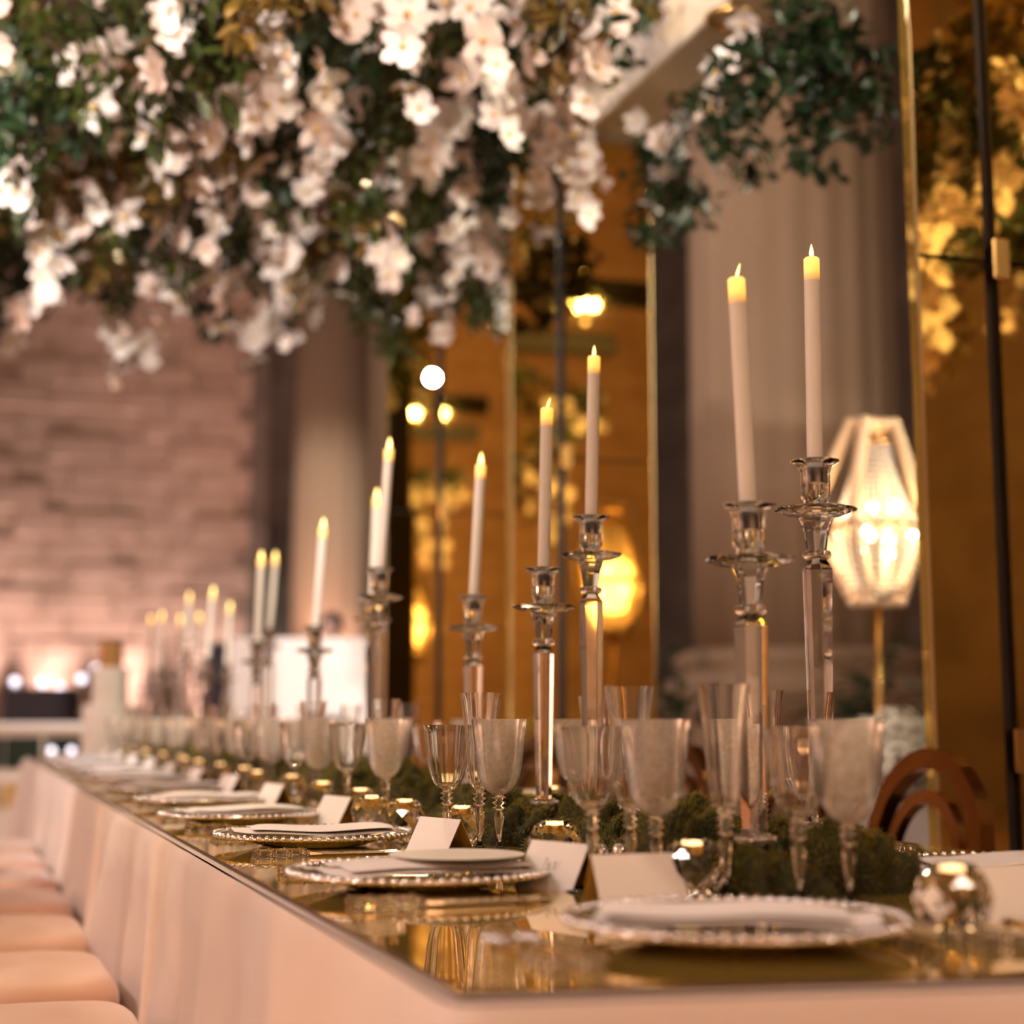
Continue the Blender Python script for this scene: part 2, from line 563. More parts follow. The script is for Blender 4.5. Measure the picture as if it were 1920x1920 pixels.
def table(u0, u1, which, sk0=0.0, seed=1):
    t = thing('banquet_table', 'trestle banquet table under blush cloth, ' + which, 'table', (VL, u0, 0), group='tables pushed together')
    dy = max(0.0, sk0 * (VR - VL))
    MB().box(((VR - VL) / 2, (dy + u1 - u0) / 2, T - 0.031), (VR - VL - 0.03, u1 - u0 - dy - 0.03, 0.035)).build('tabletop', 'twig', t)
    for a in (0.12, VR - VL - 0.12):
        for b in (0.3, u1 - u0 - 0.3):
            MB().tube([(a, b, 0), (a, b, T - 0.045)], 0.02, 8).build('leg', 'black_frame', t)
    cloth('tablecloth', u0, u1, 'floor length blush linen tablecloth, ' + which, sk0, seed, (u0 < 2, u1 > 9))
    # mirrored gold sheet lying on the cloth
    g = 0.004
    z0, z1 = T - 0.0055, T
    y0l, y0r = u0 + g, u0 + g + sk0 * (VR - VL)
    vs = [(VL, y0l, z0), (VR, y0r, z0), (VR, u1 - g, z0), (VL, u1 - g, z0), (VL, y0l, z1), (VR, y0r, z1), (VR, u1 - g, z1), (VL, u1 - g, z1)]
    o = MB().add(vs, [(0, 3, 2, 1), (4, 5, 6, 7), (0, 1, 5, 4), (1, 2, 6, 5), (2, 3, 7, 6), (3, 0, 4, 7)]).build('mirror_tabletop', 'gold_mirror')
    o.data.materials.append(MATS['twig'])
    for q in o.data.polygons:
        q.material_index = 0 if q.normal.z > 0.5 else 1
    tag(o, 'gold mirror sheet covering the tabletop, ' + which, 'mirror', 'gold mirror tabletops')


J1 = on_z(236, 1518, T).y
J2 = on_z(98, 1447, T).y
U_END = 9.6
table(U0, J1, 'at the open end with two head settings', skew, 3)
table(J1 + 0.02, J2, 'middle table of the row', 0.0, 5)
table(J2 + 0.02, U_END, 'table carrying the tiered cake', 0.0, 9)

# ================================================================== MIRROR PILLARS AND CANOPY FRAME
BEAM_Z = 3.40


def pillar(u, v0, v1, label, seam, lean=0.0):
    t = thing('mirror_pillar', label, 'pillar', ((v0 + v1) / 2, u, 0), group='gold mirror pillars', rot=Euler((0, lean, 0)))
    c = (v0 + v1) / 2
    d = 0.028
    MB().box((0, d / 2 + 0.012, BEAM_Z / 2), (v1 - v0 - 0.012, d - 0.02, BEAM_Z)).build('core_frame', 'black_frame', t)
    for (a, b) in ((v0, seam - 0.018), (seam + 0.018, v1)):
        for (z0, z1) in ((0.02, 2.02), (2.03, BEAM_Z - 0.01)):
            tl = rnd.uniform(-0.002, 0.002)
            me = MB()
            me.add([(a - c, tl, z0), (b - c, -tl, z0), (b - c, -tl, z1), (a - c, tl, z1),
                    (a - c, tl + 0.01, z0), (b - c, 0.01 - tl, z0), (b - c, 0.01 - tl, z1), (a - c, tl + 0.01, z1)],
                   [(0, 1, 2, 3), (4, 7, 6, 5), (0, 4, 5, 1), (1, 5, 6, 2), (2, 6, 7, 3), (3, 7, 4, 0)])
            me.build('mirror_panel', 'amber_mirror', t)
    for s in (-1, 1):
        MB().box((s * ((v1 - v0) / 2 + 0.001), d / 2 + 0.01, BEAM_Z / 2), (0.01, d, BEAM_Z)).build('side_panel', 'gold_mirror', t)
        MB().box((s * ((v1 - v0) / 2 + 0.004), 0.002, BEAM_Z / 2), (0.005, 0.010, BEAM_Z)).build('edge_trim', 'gold_edge', t)
    for z in (2.03, 0.9):
        MB().box((seam - c + 0.02, -0.008, z), (0.045, 0.02, 0.10), None, 0.004).build('panel_clip', 'gold_metal', t)
    return t


P_U = (3.2, 6.27, 8.15)
pillar(P_U[0], 2.063, 2.71, 'tall gold mirror pillar beside the ring-backed chairs, reflecting blossoms', 2.255, -0.008)
pillar(P_U[1], 2.09, 2.70, 'tall gold mirror pillar in the middle of its row', 2.30)
pillar(P_U[2], 2.04, 2.69, 'tall gold mirror pillar farthest along the row near the booth', 2.32)
LV0, LV1 = -0.90, -0.28
for u, w in zip(P_U, ('nearest the open table end', 'in the middle', 'farthest along')):
    pillar(u, LV0, LV1, 'gold mirror pillar on the open side of the table, ' + w, -0.55)

fr = thing('canopy_frame', 'cream and gold beam frame of the flower canopy above the table', 'frame', (0.9, 5.7, BEAM_Z))
BH = 0.24
for x in (2.54, -0.75):
    MB().box((x - 0.9, -1.2, BH / 2 + 0.01), (0.27, 8.4, BH), None, 0.008).build('long_beam', 'beam_cream', fr)
for u in P_U:
    MB().box((0.90 - 0.9, u + 0.08 - 5.7, -BH / 2 + 0.02), (2.34, 0.22, BH), None, 0.008).build('cross_beam', 'beam_cream', fr)
MB().box((3.3 - 0.9, 3.45 - 5.7, BH / 2 + 0.01), (1.3, 0.14, 0.14), None, 0.008).build('outrigger_beam', 'black_frame', fr)
for u in (0.9, 2.1):
    MB().box((3.45 - 0.9, u - 5.7, BH / 2 + 0.01), (1.6, 0.14, 0.14), None, 0.008).build('outrigger_beam', 'black_frame', fr)
MB().torus((2.47 - 0.9, 5.0 - 5.7, 0.002), 0.078, 0.014, 36, 8).build('ring_plate', 'gold_metal', fr, True)

# ================================================================== CRYSTAL CANDLESTICKS AND TAPERS
def stick_meshes(zb):
    """zb = height of the drip pan"""
    M = {}
    o6 = R(12)
    M['foot'] = MB().lathe([(0.052, 0.0), (0.054, 0.004), (0.050, 0.010), (0.030, 0.030), (0.019, 0.050), (0.018, 0.054)], 8, True, None, o6).mesh('foot', 'crystal')
    M['lower_collar'] = MB().lathe([(0.018, 0.054), (0.0265, 0.058), (0.0275, 0.062), (0.0265, 0.066), (0.017, 0.069)], 24).mesh('collar', 'crystal', True)
    zt = zb - 0.083
    M['post'] = MB().lathe([(0.0150, 0.069), (0.0158, 0.074), (0.0215, zt - 0.002), (0.0215, zt + 0.004), (0.0135, zt + 0.016)], 6, True, None, o6).mesh('post', 'crystal')
    zc = zt + 0.016
    M['upper_collar'] = MB().lathe([(0.0135, zc), (0.0195, zc + 0.004), (0.0200, zc + 0.008), (0.0190, zc + 0.012), (0.0135, zc + 0.0145)], 24).mesh('collar', 'crystal', True)
    zn = zc + 0.0145
    M['neck'] = MB().lathe([(0.0135, zn), (0.0175, zn + 0.026), (0.0235, zb - 0.008), (0.0235, zb - 0.0065)], 8, True, None, 0.2).mesh('neck', 'crystal')
    M['drip_pan'] = MB().lathe([(0.020, zb - 0.0065), (0.040, zb - 0.0035), (0.056, zb + 0.002), (0.0575, zb + 0.0045), (0.055, zb + 0.007), (0.036, zb + 0.0105), (0.016, zb + 0.0125)], 10, True, None, 0.1).mesh('drip_pan', 'crystal')
    q = zb + 0.0125
    M['cup'] = MB().lathe([(0.010, q), (0.017, q + 0.003), (0.0205, q + 0.010), (0.0212, q + 0.022), (0.0208, q + 0.044), (0.0235, q + 0.053),
                           (0.0330, q + 0.059), (0.0345, q + 0.062), (0.0325, q + 0.0625), (0.0170, q + 0.0575), (0.0135, q + 0.050), (0.0128, q + 0.030), (0.004, q + 0.028)], 24).mesh('candle_cup', 'crystal', 50)
    return M, q + 0.029


STICK = {'short': stick_meshes(0.405), 'tall': stick_meshes(0.497)}
CH = 0.327
_r = 0.0113
candle_me = MB().lathe([(_r, 0), (_r, CH - 0.034)], 20).mesh('candle_body', 'wax', 40)
tip_me = MB().lathe([(_r, CH - 0.034), (_r, CH - 0.002), (_r - 0.002, CH), (0.0035, CH - 0.0005)], 20).mesh('lit_end', 'wax_lit_end', 40)
flame_me = MB().lathe([(0.0008, CH - 0.002), (0.0026, CH + 0.003), (0.0032, CH + 0.007), (0.0022, CH + 0.013), (0.0003, CH + 0.020)], 10).mesh('flame', 'flame', True)
flame_big_me = MB().lathe([(0.0012, CH - 0.002), (0.0050, CH + 0.003), (0.0060, CH + 0.008), (0.0042, CH + 0.017), (0.0004, CH + 0.028)], 10).mesh('flame', 'flame', True)

# (pixel x of the stick at the drip pan, depth, kind, lean of the candle left/right in radians)
STICKS = [
    (1406, 2.08, 'short', -0.034, 'slim wick, leaning slightly, standing nearest the open table end'),
    (1530, 2.31, 'tall', 0.006, ''),
    (1108, 2.96, 'tall', 0.024, ''),
    (1019, 2.98, 'short', 0.022, ''),
    (887, 3.66, 'short', 0.050, ''),
    (712, 4.00, 'tall', 0.060, ''),
    (698, 4.90, 'tall', 0.030, ''),
    (590, 4.88, 'short', 0.060, ''),
    (481, 5.85, 'short', 0.030, ''),
    (504, 6.77, 'tall', 0.060, ''),
    (388, 7.45, 'short', 0.060, ''),
    (425, 8.45, 'short', 0.030, ''),
    (352, 9.00, 'tall', 0.0, ''),
    (298, 9.20, 'short', 0.02, ''),
    (278, 9.55, 'short', 0.02, ''),
    (333, 9.55, 'short', 0.02, ''),
    (371, 9.30, 'short', 0.0, ''),
]
n_kind = {'short': 0, 'tall': 0}
for i, (px, dist, kind, lean, note) in enumerate(STICKS):
    zb = 0.497 if kind == 'tall' else 0.405
    py = HORIZON - (zb - 0.21) / dist * F
    p = at_d(px, py, dist)
    o_ = ORD[n_kind[kind]]
    n_kind[kind] += 1
    g = 'crystal candlesticks along the moss runner'
    t = thing('crystal_candlestick', f'{kind} faceted crystal candlestick, {o_} {kind} one from the open table end', 'candlestick', (p.x, p.y, T), rnd.uniform(0, 1), g)
    M, zc = STICK[kind]
    for k in ('foot', 'lower_collar', 'post', 'upper_collar', 'neck', 'drip_pan', 'cup'):
        put(M[k].name.split('.')[0], M[k], t)
    c = thing('taper_candle', f'white taper candle with glowing yellow tip in the {o_} {kind} candlestick', 'candle', (p.x, p.y, T + zc + 0.0005), 0,
              'white taper candles', rot=Euler((0, lean * cos(YAW), 0)))
    c.rotation_euler = Quaternion((sin(YAW), cos(YAW), 0), lean).to_euler()
    put('candle_body', candle_me, c)
    le = put('lit_end', tip_me, c)
    fl = put('flame', flame_me if dist < 3.5 else flame_big_me, le)
    if px in (1406, 1019):
        fl.matrix_local = Matrix.Translation((0, 0, CH)) @ Quaternion((sin(YAW), cos(YAW), 0), 0.30).to_matrix().to_4x4() @ Matrix.Translation((0, 0, -CH))
        fl.scale = (0.55, 0.55, 1)

# ================================================================== GLASSWARE
rings3 = lambda z: [(0.0045, z), (0.0105, z + 0.0035), (0.0045, z + 0.007), (0.0120, z + 0.0115), (0.0045, z + 0.0155), (0.0110, z + 0.0195), (0.0050, z + 0.0235)]


def goblet_meshes(kind, solid=True):
    """wine = clear panelled goblet, water = frosted goblet, flute = champagne flute"""
    hb = {'wine': 0.098, 'water': 0.092, 'flute': 0.098}[kind]
    foot = MB().lathe([(0.033, 0), (0.0335, 0.0015), (0.030, 0.003), (0.014, 0.007), (0.006, 0.014), (0.0042, 0.020)], 28).mesh('foot', 'crystal' if solid else 'thin_glass', True)
    stem = MB().lathe([(0.0042, 0.020), (0.0046, 0.034), (0.0078, hb - 0.036), (0.0080, hb - 0.030), (0.0045, hb - 0.0245)] + rings3(hb - 0.0240) + [(0.0075, hb)], 16).mesh('stem', 'crystal' if solid else 'thin_glass', True)
    if kind == 'wine':
        outer = [(0.008, hb), (0.019, hb + 0.007), (0.0275, hb + 0.022), (0.0315, hb + 0.045), (0.0345, hb + 0.072), (0.0385, 0.200)]
        mod, seg = (lambda a, z: 1 + 0.022 * cos(10 * a)), 60
    elif kind == 'water':
        outer = [(0.008, hb), (0.021, hb + 0.006), (0.0305, hb + 0.020), (0.0355, hb + 0.043), (0.0385, hb + 0.075), (0.0435, 0.209)]
        mod, seg = None, 40
    else:
        outer = [(0.008, hb), (0.0155, hb + 0.008), (0.0195, hb + 0.030), (0.0215, hb + 0.070), (0.0245, hb + 0.110), (0.0310, 0.250)]
        mod, seg = (lambda a, z: 1 + 0.02 * cos(10 * a)), 60
    th = 0.0013
    # smooth the outline
    fine = []
    for a, b in zip(outer, outer[1:]):
        for q in range(3):
            t = q / 3
            fine.append((a[0] + (b[0] - a[0]) * t, a[1] + (b[1] - a[1]) * t))
    fine.append(outer[-1])
    for _ in range(2):
        fine = [fine[0]] + [((fine[i - 1][0] + 2 * fine[i][0] + fine[i + 1][0]) / 4, (fine[i - 1][1] + 2 * fine[i][1] + fine[i + 1][1]) / 4) for i in range(1, len(fine) - 1)] + [fine[-1]]
    if kind == 'water':
        bowl = MB().lathe(fine, seg, False).mesh('bowl', 'frosted_glass', True)
    elif not solid:
        bowl = MB().lathe(fine, 30, False).mesh('bowl', 'thin_glass', True)
    else:
        inner = [(max(r - th * (1.6 if kind == 'wine' else 1.3), 0.002), z + (0.006 if i < 3 else 0.0)) for i, (r, z) in enumerate(fine)]
        inner[-1] = (fine[-1][0] - th, fine[-1][1])
        prof = fine + list(reversed(inner))
        bowl = MB().lathe(prof, seg, True, None, 0, mod).mesh('bowl', 'clear_glass', 35)
    return foot, stem, bowl


GL = {(k, s): goblet_meshes(k, s) for k in ('wine', 'water', 'flute') for s in (True, False)}
GNAME = {'wine': ('wine_glass', 'clear panelled wine glass with beaded stem', 'wine glass', 'clear wine glasses'),
         'water': ('water_goblet', 'frosted water goblet with beaded stem', 'goblet', 'frosted water goblets'),
         'flute': ('champagne_flute', 'tall clear champagne flute with beaded stem', 'flute', 'champagne flutes')}
champ_me = MB().lathe([(0.005, 0.105), (0.0145, 0.110), (0.0178, 0.130), (0.0190, 0.165), (0.0200, 0.188)], 24).mesh('champagne', 'champagne', True)


def glass(kind, x, y, where, solid):
    nm, lb, cat, grp = GNAME[kind]
    t = thing(nm, f'{lb} at {where}', cat, (x, y, T), rnd.uniform(0, 6), grp)
    f, s, b = GL[(kind, solid)]
    put('foot', f, t)
    put('stem', s, t)
    put('bowl', b, t)
    return t


# ---- plates, napkins, cards, cutlery
CR = 0.165
charger_me = MB().lathe([(0.004, 0.002), (0.088, 0.002), (0.094, 0.0045), (0.125, 0.0115), (0.158, 0.0185), (0.1635, 0.0200), (0.1625, 0.0215), (0.122, 0.0150), (0.092, 0.0075), (0.004, 0.0060)], 64).mesh('plate', 'charger_glass_reflected_gold', 30)
bm_ = MB()
for i in range(72):
    a = 2 * pi * i / 72
    bm_.ball((CR * 0.985 * cos(a), CR * 0.985 * sin(a), 0.0208), 0.0052, 6, 4)
bead_me = bm_.mesh('beaded_rim', 'silver', True)
rim_me = MB().torus((0, 0, 0.0195), CR * 0.985, 0.0028, 64, 6).mesh('rim_band', 'silver', True)
napfoot = 0.0085


def napkin_mesh(seed):
    r2 = random.Random(seed)
    mb = MB()
    nx, ny = 10, 18
    for layer, (w, l, z, sh) in enumerate(((0.145, 0.27, 0.0225, 0.0), (0.135, 0.235, 0.0285, 0.012))):
        vs, fs = [], []
        for b in range(2):
            for j in range(ny + 1):
                for i in range(nx + 1):
                    s, t = i / nx - 0.5, j / ny - 0.5
                    wx = w * (1 - 0.10 * abs(t) * 2)
                    zz = z + 0.0016 * sin(9 * s + seed) + 0.0022 * sin(7 * t + seed * 2 + layer) + (0.0045 if b else 0.0) * (1 - (2 * s) ** 6) * (1 - (2 * t) ** 8)
                    zz += 0.006 * max(0, -t - 0.42) * 10 * (layer == 0)
                    vs.append((wx * s + 0.01 * t, l * t + sh, zz))
        n1 = (nx + 1) * (ny + 1)
        for b in range(2):
            for j in range(ny):
                for i in range(nx):
                    a = b * n1 + j * (nx + 1) + i
                    fs.append((a, a + 1, a + nx + 2, a + nx + 1))
        for i in range(nx):
            fs.append((i, i + 1, n1 + i + 1, n1 + i))
            q = ny * (nx + 1) + i
            fs.append((q, q + 1, n1 + q + 1, n1 + q))
        for j in range(ny):
            q = j * (nx + 1)
            fs.append((q, q + nx + 1, n1 + q + nx + 1, n1 + q))
            q += nx
            fs.append((q, q + nx + 1, n1 + q + nx + 1, n1 + q))
        mb.add(vs, fs)
    return mb.mesh('napkin', 'napkin', 45)


nap_me = [napkin_mesh(k) for k in (1, 2, 3)]
menu_me = MB().lathe([(0.004, 0), (0.075, 0.001), (0.086, 0.0022), (0.0865, 0.0032), (0.075, 0.0030), (0.004, 0.0022)], 40).mesh('bread_plate', 'menu', 40)


def card_meshes():
    w, h, b = 0.108, 0.056, 0.030
    out = {}
    front = MB()
    th = 0.0009
    sl = Vector((0, b, h))
    nrm = Vector((0, -h, b)).normalized()
    out['front_leaf'] = MB().add([(-w / 2, -b, 0), (w / 2, -b, 0), (w / 2, 0, h), (-w / 2, 0, h), (-w / 2, -b + th, 0), (w / 2, -b + th, 0), (w / 2, th, h - 0.001), (-w / 2, th, h - 0.001)],
                                 [(0, 1, 2, 3), (4, 7, 6, 5), (0, 4, 5, 1), (1, 5, 6, 2), (2, 6, 7, 3), (3, 7, 4, 0)]).mesh('front_leaf', 'card_white')
    out['back_leaf'] = MB().add([(-w / 2, b, 0), (w / 2, b, 0), (w / 2, 0.0012, h), (-w / 2, 0.0012, h), (-w / 2, b - th, 0), (w / 2, b - th, 0), (w / 2, 0.0004, h - 0.001), (-w / 2, 0.0004, h - 0.001)],
                                [(0, 3, 2, 1), (4, 5, 6, 7), (0, 1, 5, 4), (1, 2, 6, 5), (2, 3, 7, 6), (3, 0, 4, 7)]).mesh('back_leaf', 'card_amber')
    ink = MB()
    r2 = random.Random(4)
    for s0, n, a in ((-0.016, 3, 0.010), (-0.006, 4, 0.005), (0.004, 4, 0.006)):
        pts = []
        for k in range(14):
            t = k / 13
            x = s0 + 0.012 * t + 0.002 * sin(9 * t)
            up = 0.5 + (a * sin(n * 2 * t + s0 * 90)) / 0.063
            p = Vector((x, -b, 0)) + sl * up + nrm * 0.0003
            pts.append(p)
        ink.tube(pts, 0.00025, 4)
    out['script'] = ink.mesh('handwriting', 'ink')
    return out


CARD = card_meshes()
# cutlery, handle towards -y
knife_handle = MB().box((0, -0.075, 0.006), (0.014, 0.085, 0.010), None, 0.002)
for k in range(4):
    knife_handle.box((0, -0.112 + k * 0.024, 0.006), (0.017, 0.008, 0.013), None, 0.002)
knife_handle = knife_handle.mesh('handle', 'crystal')
blade_me = MB().loft([[(-0.005, -0.033, 0.003), (0.005, -0.033, 0.003), (0.005, -0.033, 0.008), (-0.005, -0.033, 0.008)],
                      [(-0.004, -0.02, 0.003), (0.010, -0.015, 0.004), (0.010, -0.015, 0.006), (-0.004, -0.02, 0.007)],
                      [(-0.004, 0.08, 0.003), (0.010, 0.08, 0.004), (0.010, 0.08, 0.005), (-0.004, 0.08, 0.006)],
                      [(-0.004, 0.115, 0.003), (0.001, 0.112, 0.0035), (0.001, 0.112, 0.0045), (-0.004, 0.115, 0.005)]]).mesh('blade', 'silver')
fork_head = MB().tube([(0, -0.033, 0.005), (0, 0.0, 0.005), (0, 0.03, 0.003)], [0.004, 0.003, 0.0045], 8)
fork_head.box((0, 0.042, 0.004), (0.022, 0.028, 0.003), None, 0.001)
fork_me = fork_head.mesh('neck', 'silver', 40)
tine_me = MB().tube([(0, 0.052, 0.004), (0, 0.08, 0.006), (0, 0.098, 0.010)], [0.0018, 0.0017, 0.0010], 6).mesh('tine', 'silver', True)


def cutlery(kind, x, y, rz, where):
    if kind == 'knife':
        t = thing('dinner_knife', f'crystal handled silver knife at {where}', 'knife', (x, y, T), rz, 'crystal handled knives')
        put('handle', knife_handle, t)
        put('blade', blade_me, t)
    else:
        t = thing('dinner_fork', f'crystal handled silver fork at {where}', 'fork', (x, y, T), rz, 'crystal handled forks')
        put('handle', knife_handle, t)
        nk = put('neck', fork_me, t)
        for k in (-0.009, -0.003, 0.003, 0.009):
            put('tine', tine_me, nk, (k, 0, 0))


def setting(x, y, rz, where, glasses, card, detail=2, nap_rot=0.0, bread=False, seed=0, inked=False):
    """rz turns the guest's forward direction (+y local) into the world; glasses = {kind: (x, y) world}"""
    Mz = Matrix.Rotation(rz, 3, 'Z')

    def w(lx, ly):
        q = Mz @ Vector((lx, ly, 0))
        return x + q.x, y + q.y
    t = thing('charger_plate', f'clear glass charger with beaded silver rim at {where}', 'plate', (x, y, T), rnd.uniform(0, 1), 'glass charger plates')
    put('plate', charger_me, t)
    put('beaded_rim', bead_me, t)['kind'] = 'stuff'
    put('rim_band', rim_me, t)
    n = put('folded_napkin', nap_me[seed % 3], None, (x, y, T), (0, 0, rz + nap_rot))
    tag(n, f'folded white napkin lying on the charger at {where}', 'napkin', 'folded white napkins')
    if bread:
        bx, by = w(*bread)
        b = put('bread_plate', menu_me, None, (bx, by, T + 0.0362))
        tag(b, f'small cream plate resting on the napkin at {where}', 'plate')
    for k, (gx, gy) in glasses.items():
        glass(k, gx, gy, where, detail >= 2)
    if card:
        cx_, cy__, cr = card
        c = thing('place_card', f'white tent place card with amber back at {where}', 'place card', (cx_, cy__, T), cr, 'tent place cards')
        fl_ = put('front_leaf', CARD['front_leaf'], c)
        put('back_leaf', CARD['back_leaf'], c)['label'] = 'amber back of the card'
        if inked:
            put('handwriting', CARD['script'], fl_)
    if detail >= 1:
        for lx, nm in ((0.195, 'inner'), (0.225, 'outer')):
            kx, ky = w(lx, -0.02)
            cutlery('knife', kx, ky, rz, nm + ' place, ' + where)
        for lx, nm in ((-0.195, 'inner'), (-0.228, 'outer')):
            kx, ky = w(lx, -0.02)
            cutlery('fork', kx, ky, rz, nm + ' place, ' + where)


xy = lambda p: (p.x, p.y)
ZR = T + 0.020
# --- the head of the table (guest looks along the table)
A = on_z(1380, 1722, ZR)
Acard = on_z(1192, 1694, T)
setting(A.x, A.y, 0.0, 'head setting by the corner',
        {'wine': xy(on_z(1500, 1702, T)), 'water': xy(on_z(1594, 1702, T)), 'flute': xy(on_z(1362, 1688, T))},
        (Acard.x, Acard.y, 0.0), 2, 1.1, False, 0)
H2 = (A.x + 0.56, A.y + 0.02)
H2card = on_z(1880, 1722, T)
setting(H2[0], H2[1], 0.0, 'head setting nearest the mirror pillars',
        {'wine': (H2[0] + 0.19, H2[1] + 0.23), 'water': (H2[0] + 0.25, H2[1] + 0.21), 'flute': (H2[0] + 0.14, H2[1] + 0.31)},
        (H2card.x, H2card.y, 0.0), 2, 0.0, False, 1)

# --- bench side (guests look towards +X): local y = +X, local x(right) = -Y
Bp, Cp, Dp = on_z(785, 1632, ZR), on_z(588, 1562, ZR), on_z(452, 1524, ZR)
RZL = -pi / 2
lefts = [Bp, Cp, Dp]
vC = Cp.x
while lefts[-1].y < 8.6:
    lefts.append(Vector((vC, lefts[-1].y + 0.665, 0)))
Cg = {'wine': on_z(838, 1600, T), 'flute': on_z(899, 1602, T), 'water': on_z(936, 1603, T)}
Bg = {'wine': on_z(1112, 1672, T), 'flute': on_z(1183, 1668, T), 'water': on_z(1232, 1676, T)}
Dg = {'wine': on_z(650, 1541, T), 'flute': on_z(722, 1538, T), 'water': on_z(722, 1547, T)}
for i, p in enumerate(lefts):
    where = f'{ORD[i]} open side setting from the corner'
    if i == 0:
        g, c = Bg, on_z(1050, 1664, T)
    elif i == 1:
        g, c = Cg, on_z(825, 1602, T)
    elif i == 2:
        g, c = Dg, on_z(632, 1546, T)
    else:
        off = p - Cp
        g = {k: Cg[k] + Vector((0, off.y, 0)) + Vector((rnd.uniform(-0.015, 0.015), rnd.uniform(-0.02, 0.02), 0)) for k in Cg}
        c = Vector((p.x + 0.15, p.y - 0.11, T))
    setting(p.x, p.y, RZL, where, {k: xy(q) for k, q in g.items()}, (c.x, c.y, RZL + (0.40, 0.30, 0.32, 0.2)[min(i, 3)] + rnd.uniform(-0.05, 0.05)),
            2 if i < 3 else (1 if i < 5 else 0), (0.10, -0.05, 0.08)[i % 3], (0.0, 0.05) if i == 0 else False, i, i < 1)

# --- pillar side (guests look towards -X)
RZR = pi / 2
Rp = on_z(1884, 1622, ZR)
k = 0
while Rp.y + 0.665 * k < 8.9:
    x, y = Rp.x, Rp.y + 0.665 * k
    where = f'{ORD[k]} pillar side setting from the end'
    g = {'wine': (x - 0.17, y + 0.22), 'flute': (x - 0.20, y + 0.29), 'water': (x - 0.23, y + 0.31)}
    setting(x, y, RZR, where, g, (x - 0.16, y + 0.10, RZR), 1 if k < 3 else 0, 0.05, False, k)
    k += 1

# ================================================================== MOSS RUNNER
def moss_mesh(seed, L, Wd, H):
    r2 = random.Random(seed)
    nx, ny = 14, 9
    mb = MB()
    phs = [(r2.uniform(5, 14), r2.uniform(5, 14), r2.uniform(0, 6)) for _ in range(4)]
    pts = {}
    vs, fs = [], []
    for j in range(ny + 1):
        for i in range(2 * nx):
            a = 2 * pi * i / (2 * nx)
            e = j / ny * pi / 2
            bump_ = 1 + 0.20 * sum(sin(f1 * cos(a) * cos(e) + f2 * sin(a) * cos(e) + p + 3 * e) for f1, f2, p in phs) / 2
            vs.append((L / 2 * cos(e) * cos(a) * bump_, Wd / 2 * cos(e) * sin(a) * bump_, max(0, H * sin(e) * bump_)))
    n = 2 * nx
    for j in range(ny):
        for i in range(n):
            fs.append((j * n + i, j * n + (i + 1) % n, (j + 1) * n + (i + 1) % n, (j + 1) * n + i))
    mb.add(vs, fs)
    body = mb.mesh('moss_body', 'moss', True)
    fb = MB()
    for q in range(3200):
        i = r2.randrange(len(fs))
        quad = fs[i]
        P = sum((Vector(vs[a]) * w_ for a, w_ in zip(quad, (r2.random() + .05, r2.random() + .05, r2.random() + .05, r2.random() + .05))), Vector()) 
        ws = None
        c = Vector(vs[quad[0]]).lerp(Vector(vs[quad[1]]), r2.random()).lerp(Vector(vs[quad[3]]).lerp(Vector(vs[quad[2]]), r2.random()), r2.random())
        nn = Vector((c.x / (L * L), c.y / (Wd * Wd), c.z / (H * H) / 3 + 1e-4)).normalized()
        d = (nn + Vector((r2.uniform(-1, 1), r2.uniform(-1, 1), r2.uniform(-.5, .8))) * 1.0).normalized()
        s = d.orthogonal().normalized()
        ln = r2.uniform(0.005, 0.014)
        wd = r2.uniform(0.0005, 0.0011)
        m_ = c + d * ln * 0.55 + Vector((0, 0, ln * 0.1))
        e_ = c + d * ln + Vector((r2.uniform(-.5, .5), r2.uniform(-.5, .5), -.2)) * ln * 0.5
        fb.add([c - s * wd, c + s * wd, m_ + s * wd, m_ - s * wd, e_], [(0, 1, 2, 3), (3, 2, 4)])
    fib = fb.mesh('moss_fibres', 'moss_fibre')
    return body, fib


MOSS = [moss_mesh(11 + k, L, w_, h) for k, (L, w_, h) in enumerate(((0.30, 0.20, 0.085), (0.24, 0.19, 0.070), (0.34, 0.17, 0.060), (0.22, 0.16, 0.095)))]
u = on_z(1640, 1690, T).y + 0.13
mi = 0
while u < 8.9:
    for s in (-1, 1):
        v = 0.985 + s * rnd.uniform(0.035, 0.085) + (0.02 if u > 2.2 else 0.0)
        k = rnd.randrange(4)
        sc = rnd.uniform(0.8, 1.1) * (0.8 if u < 1.9 else 1.0)
        t = thing('moss_mound', f'clump of green moss, {nth(mi)} from the table end on the {"open" if s < 0 else "pillar"} side of the runner', 'moss', (v, u + rnd.uniform(-0.05, 0.05), T), pi / 2 + rnd.uniform(-0.5, 0.5), 'moss mounds of the table runner')
        t.scale = (sc, sc, sc * rnd.uniform(0.8, 1.05))
        put('moss_body', MOSS[k][0], t)
        put('moss_fibres', MOSS[k][1], t)['kind'] = 'stuff'
    u += 0.215
    mi += 1

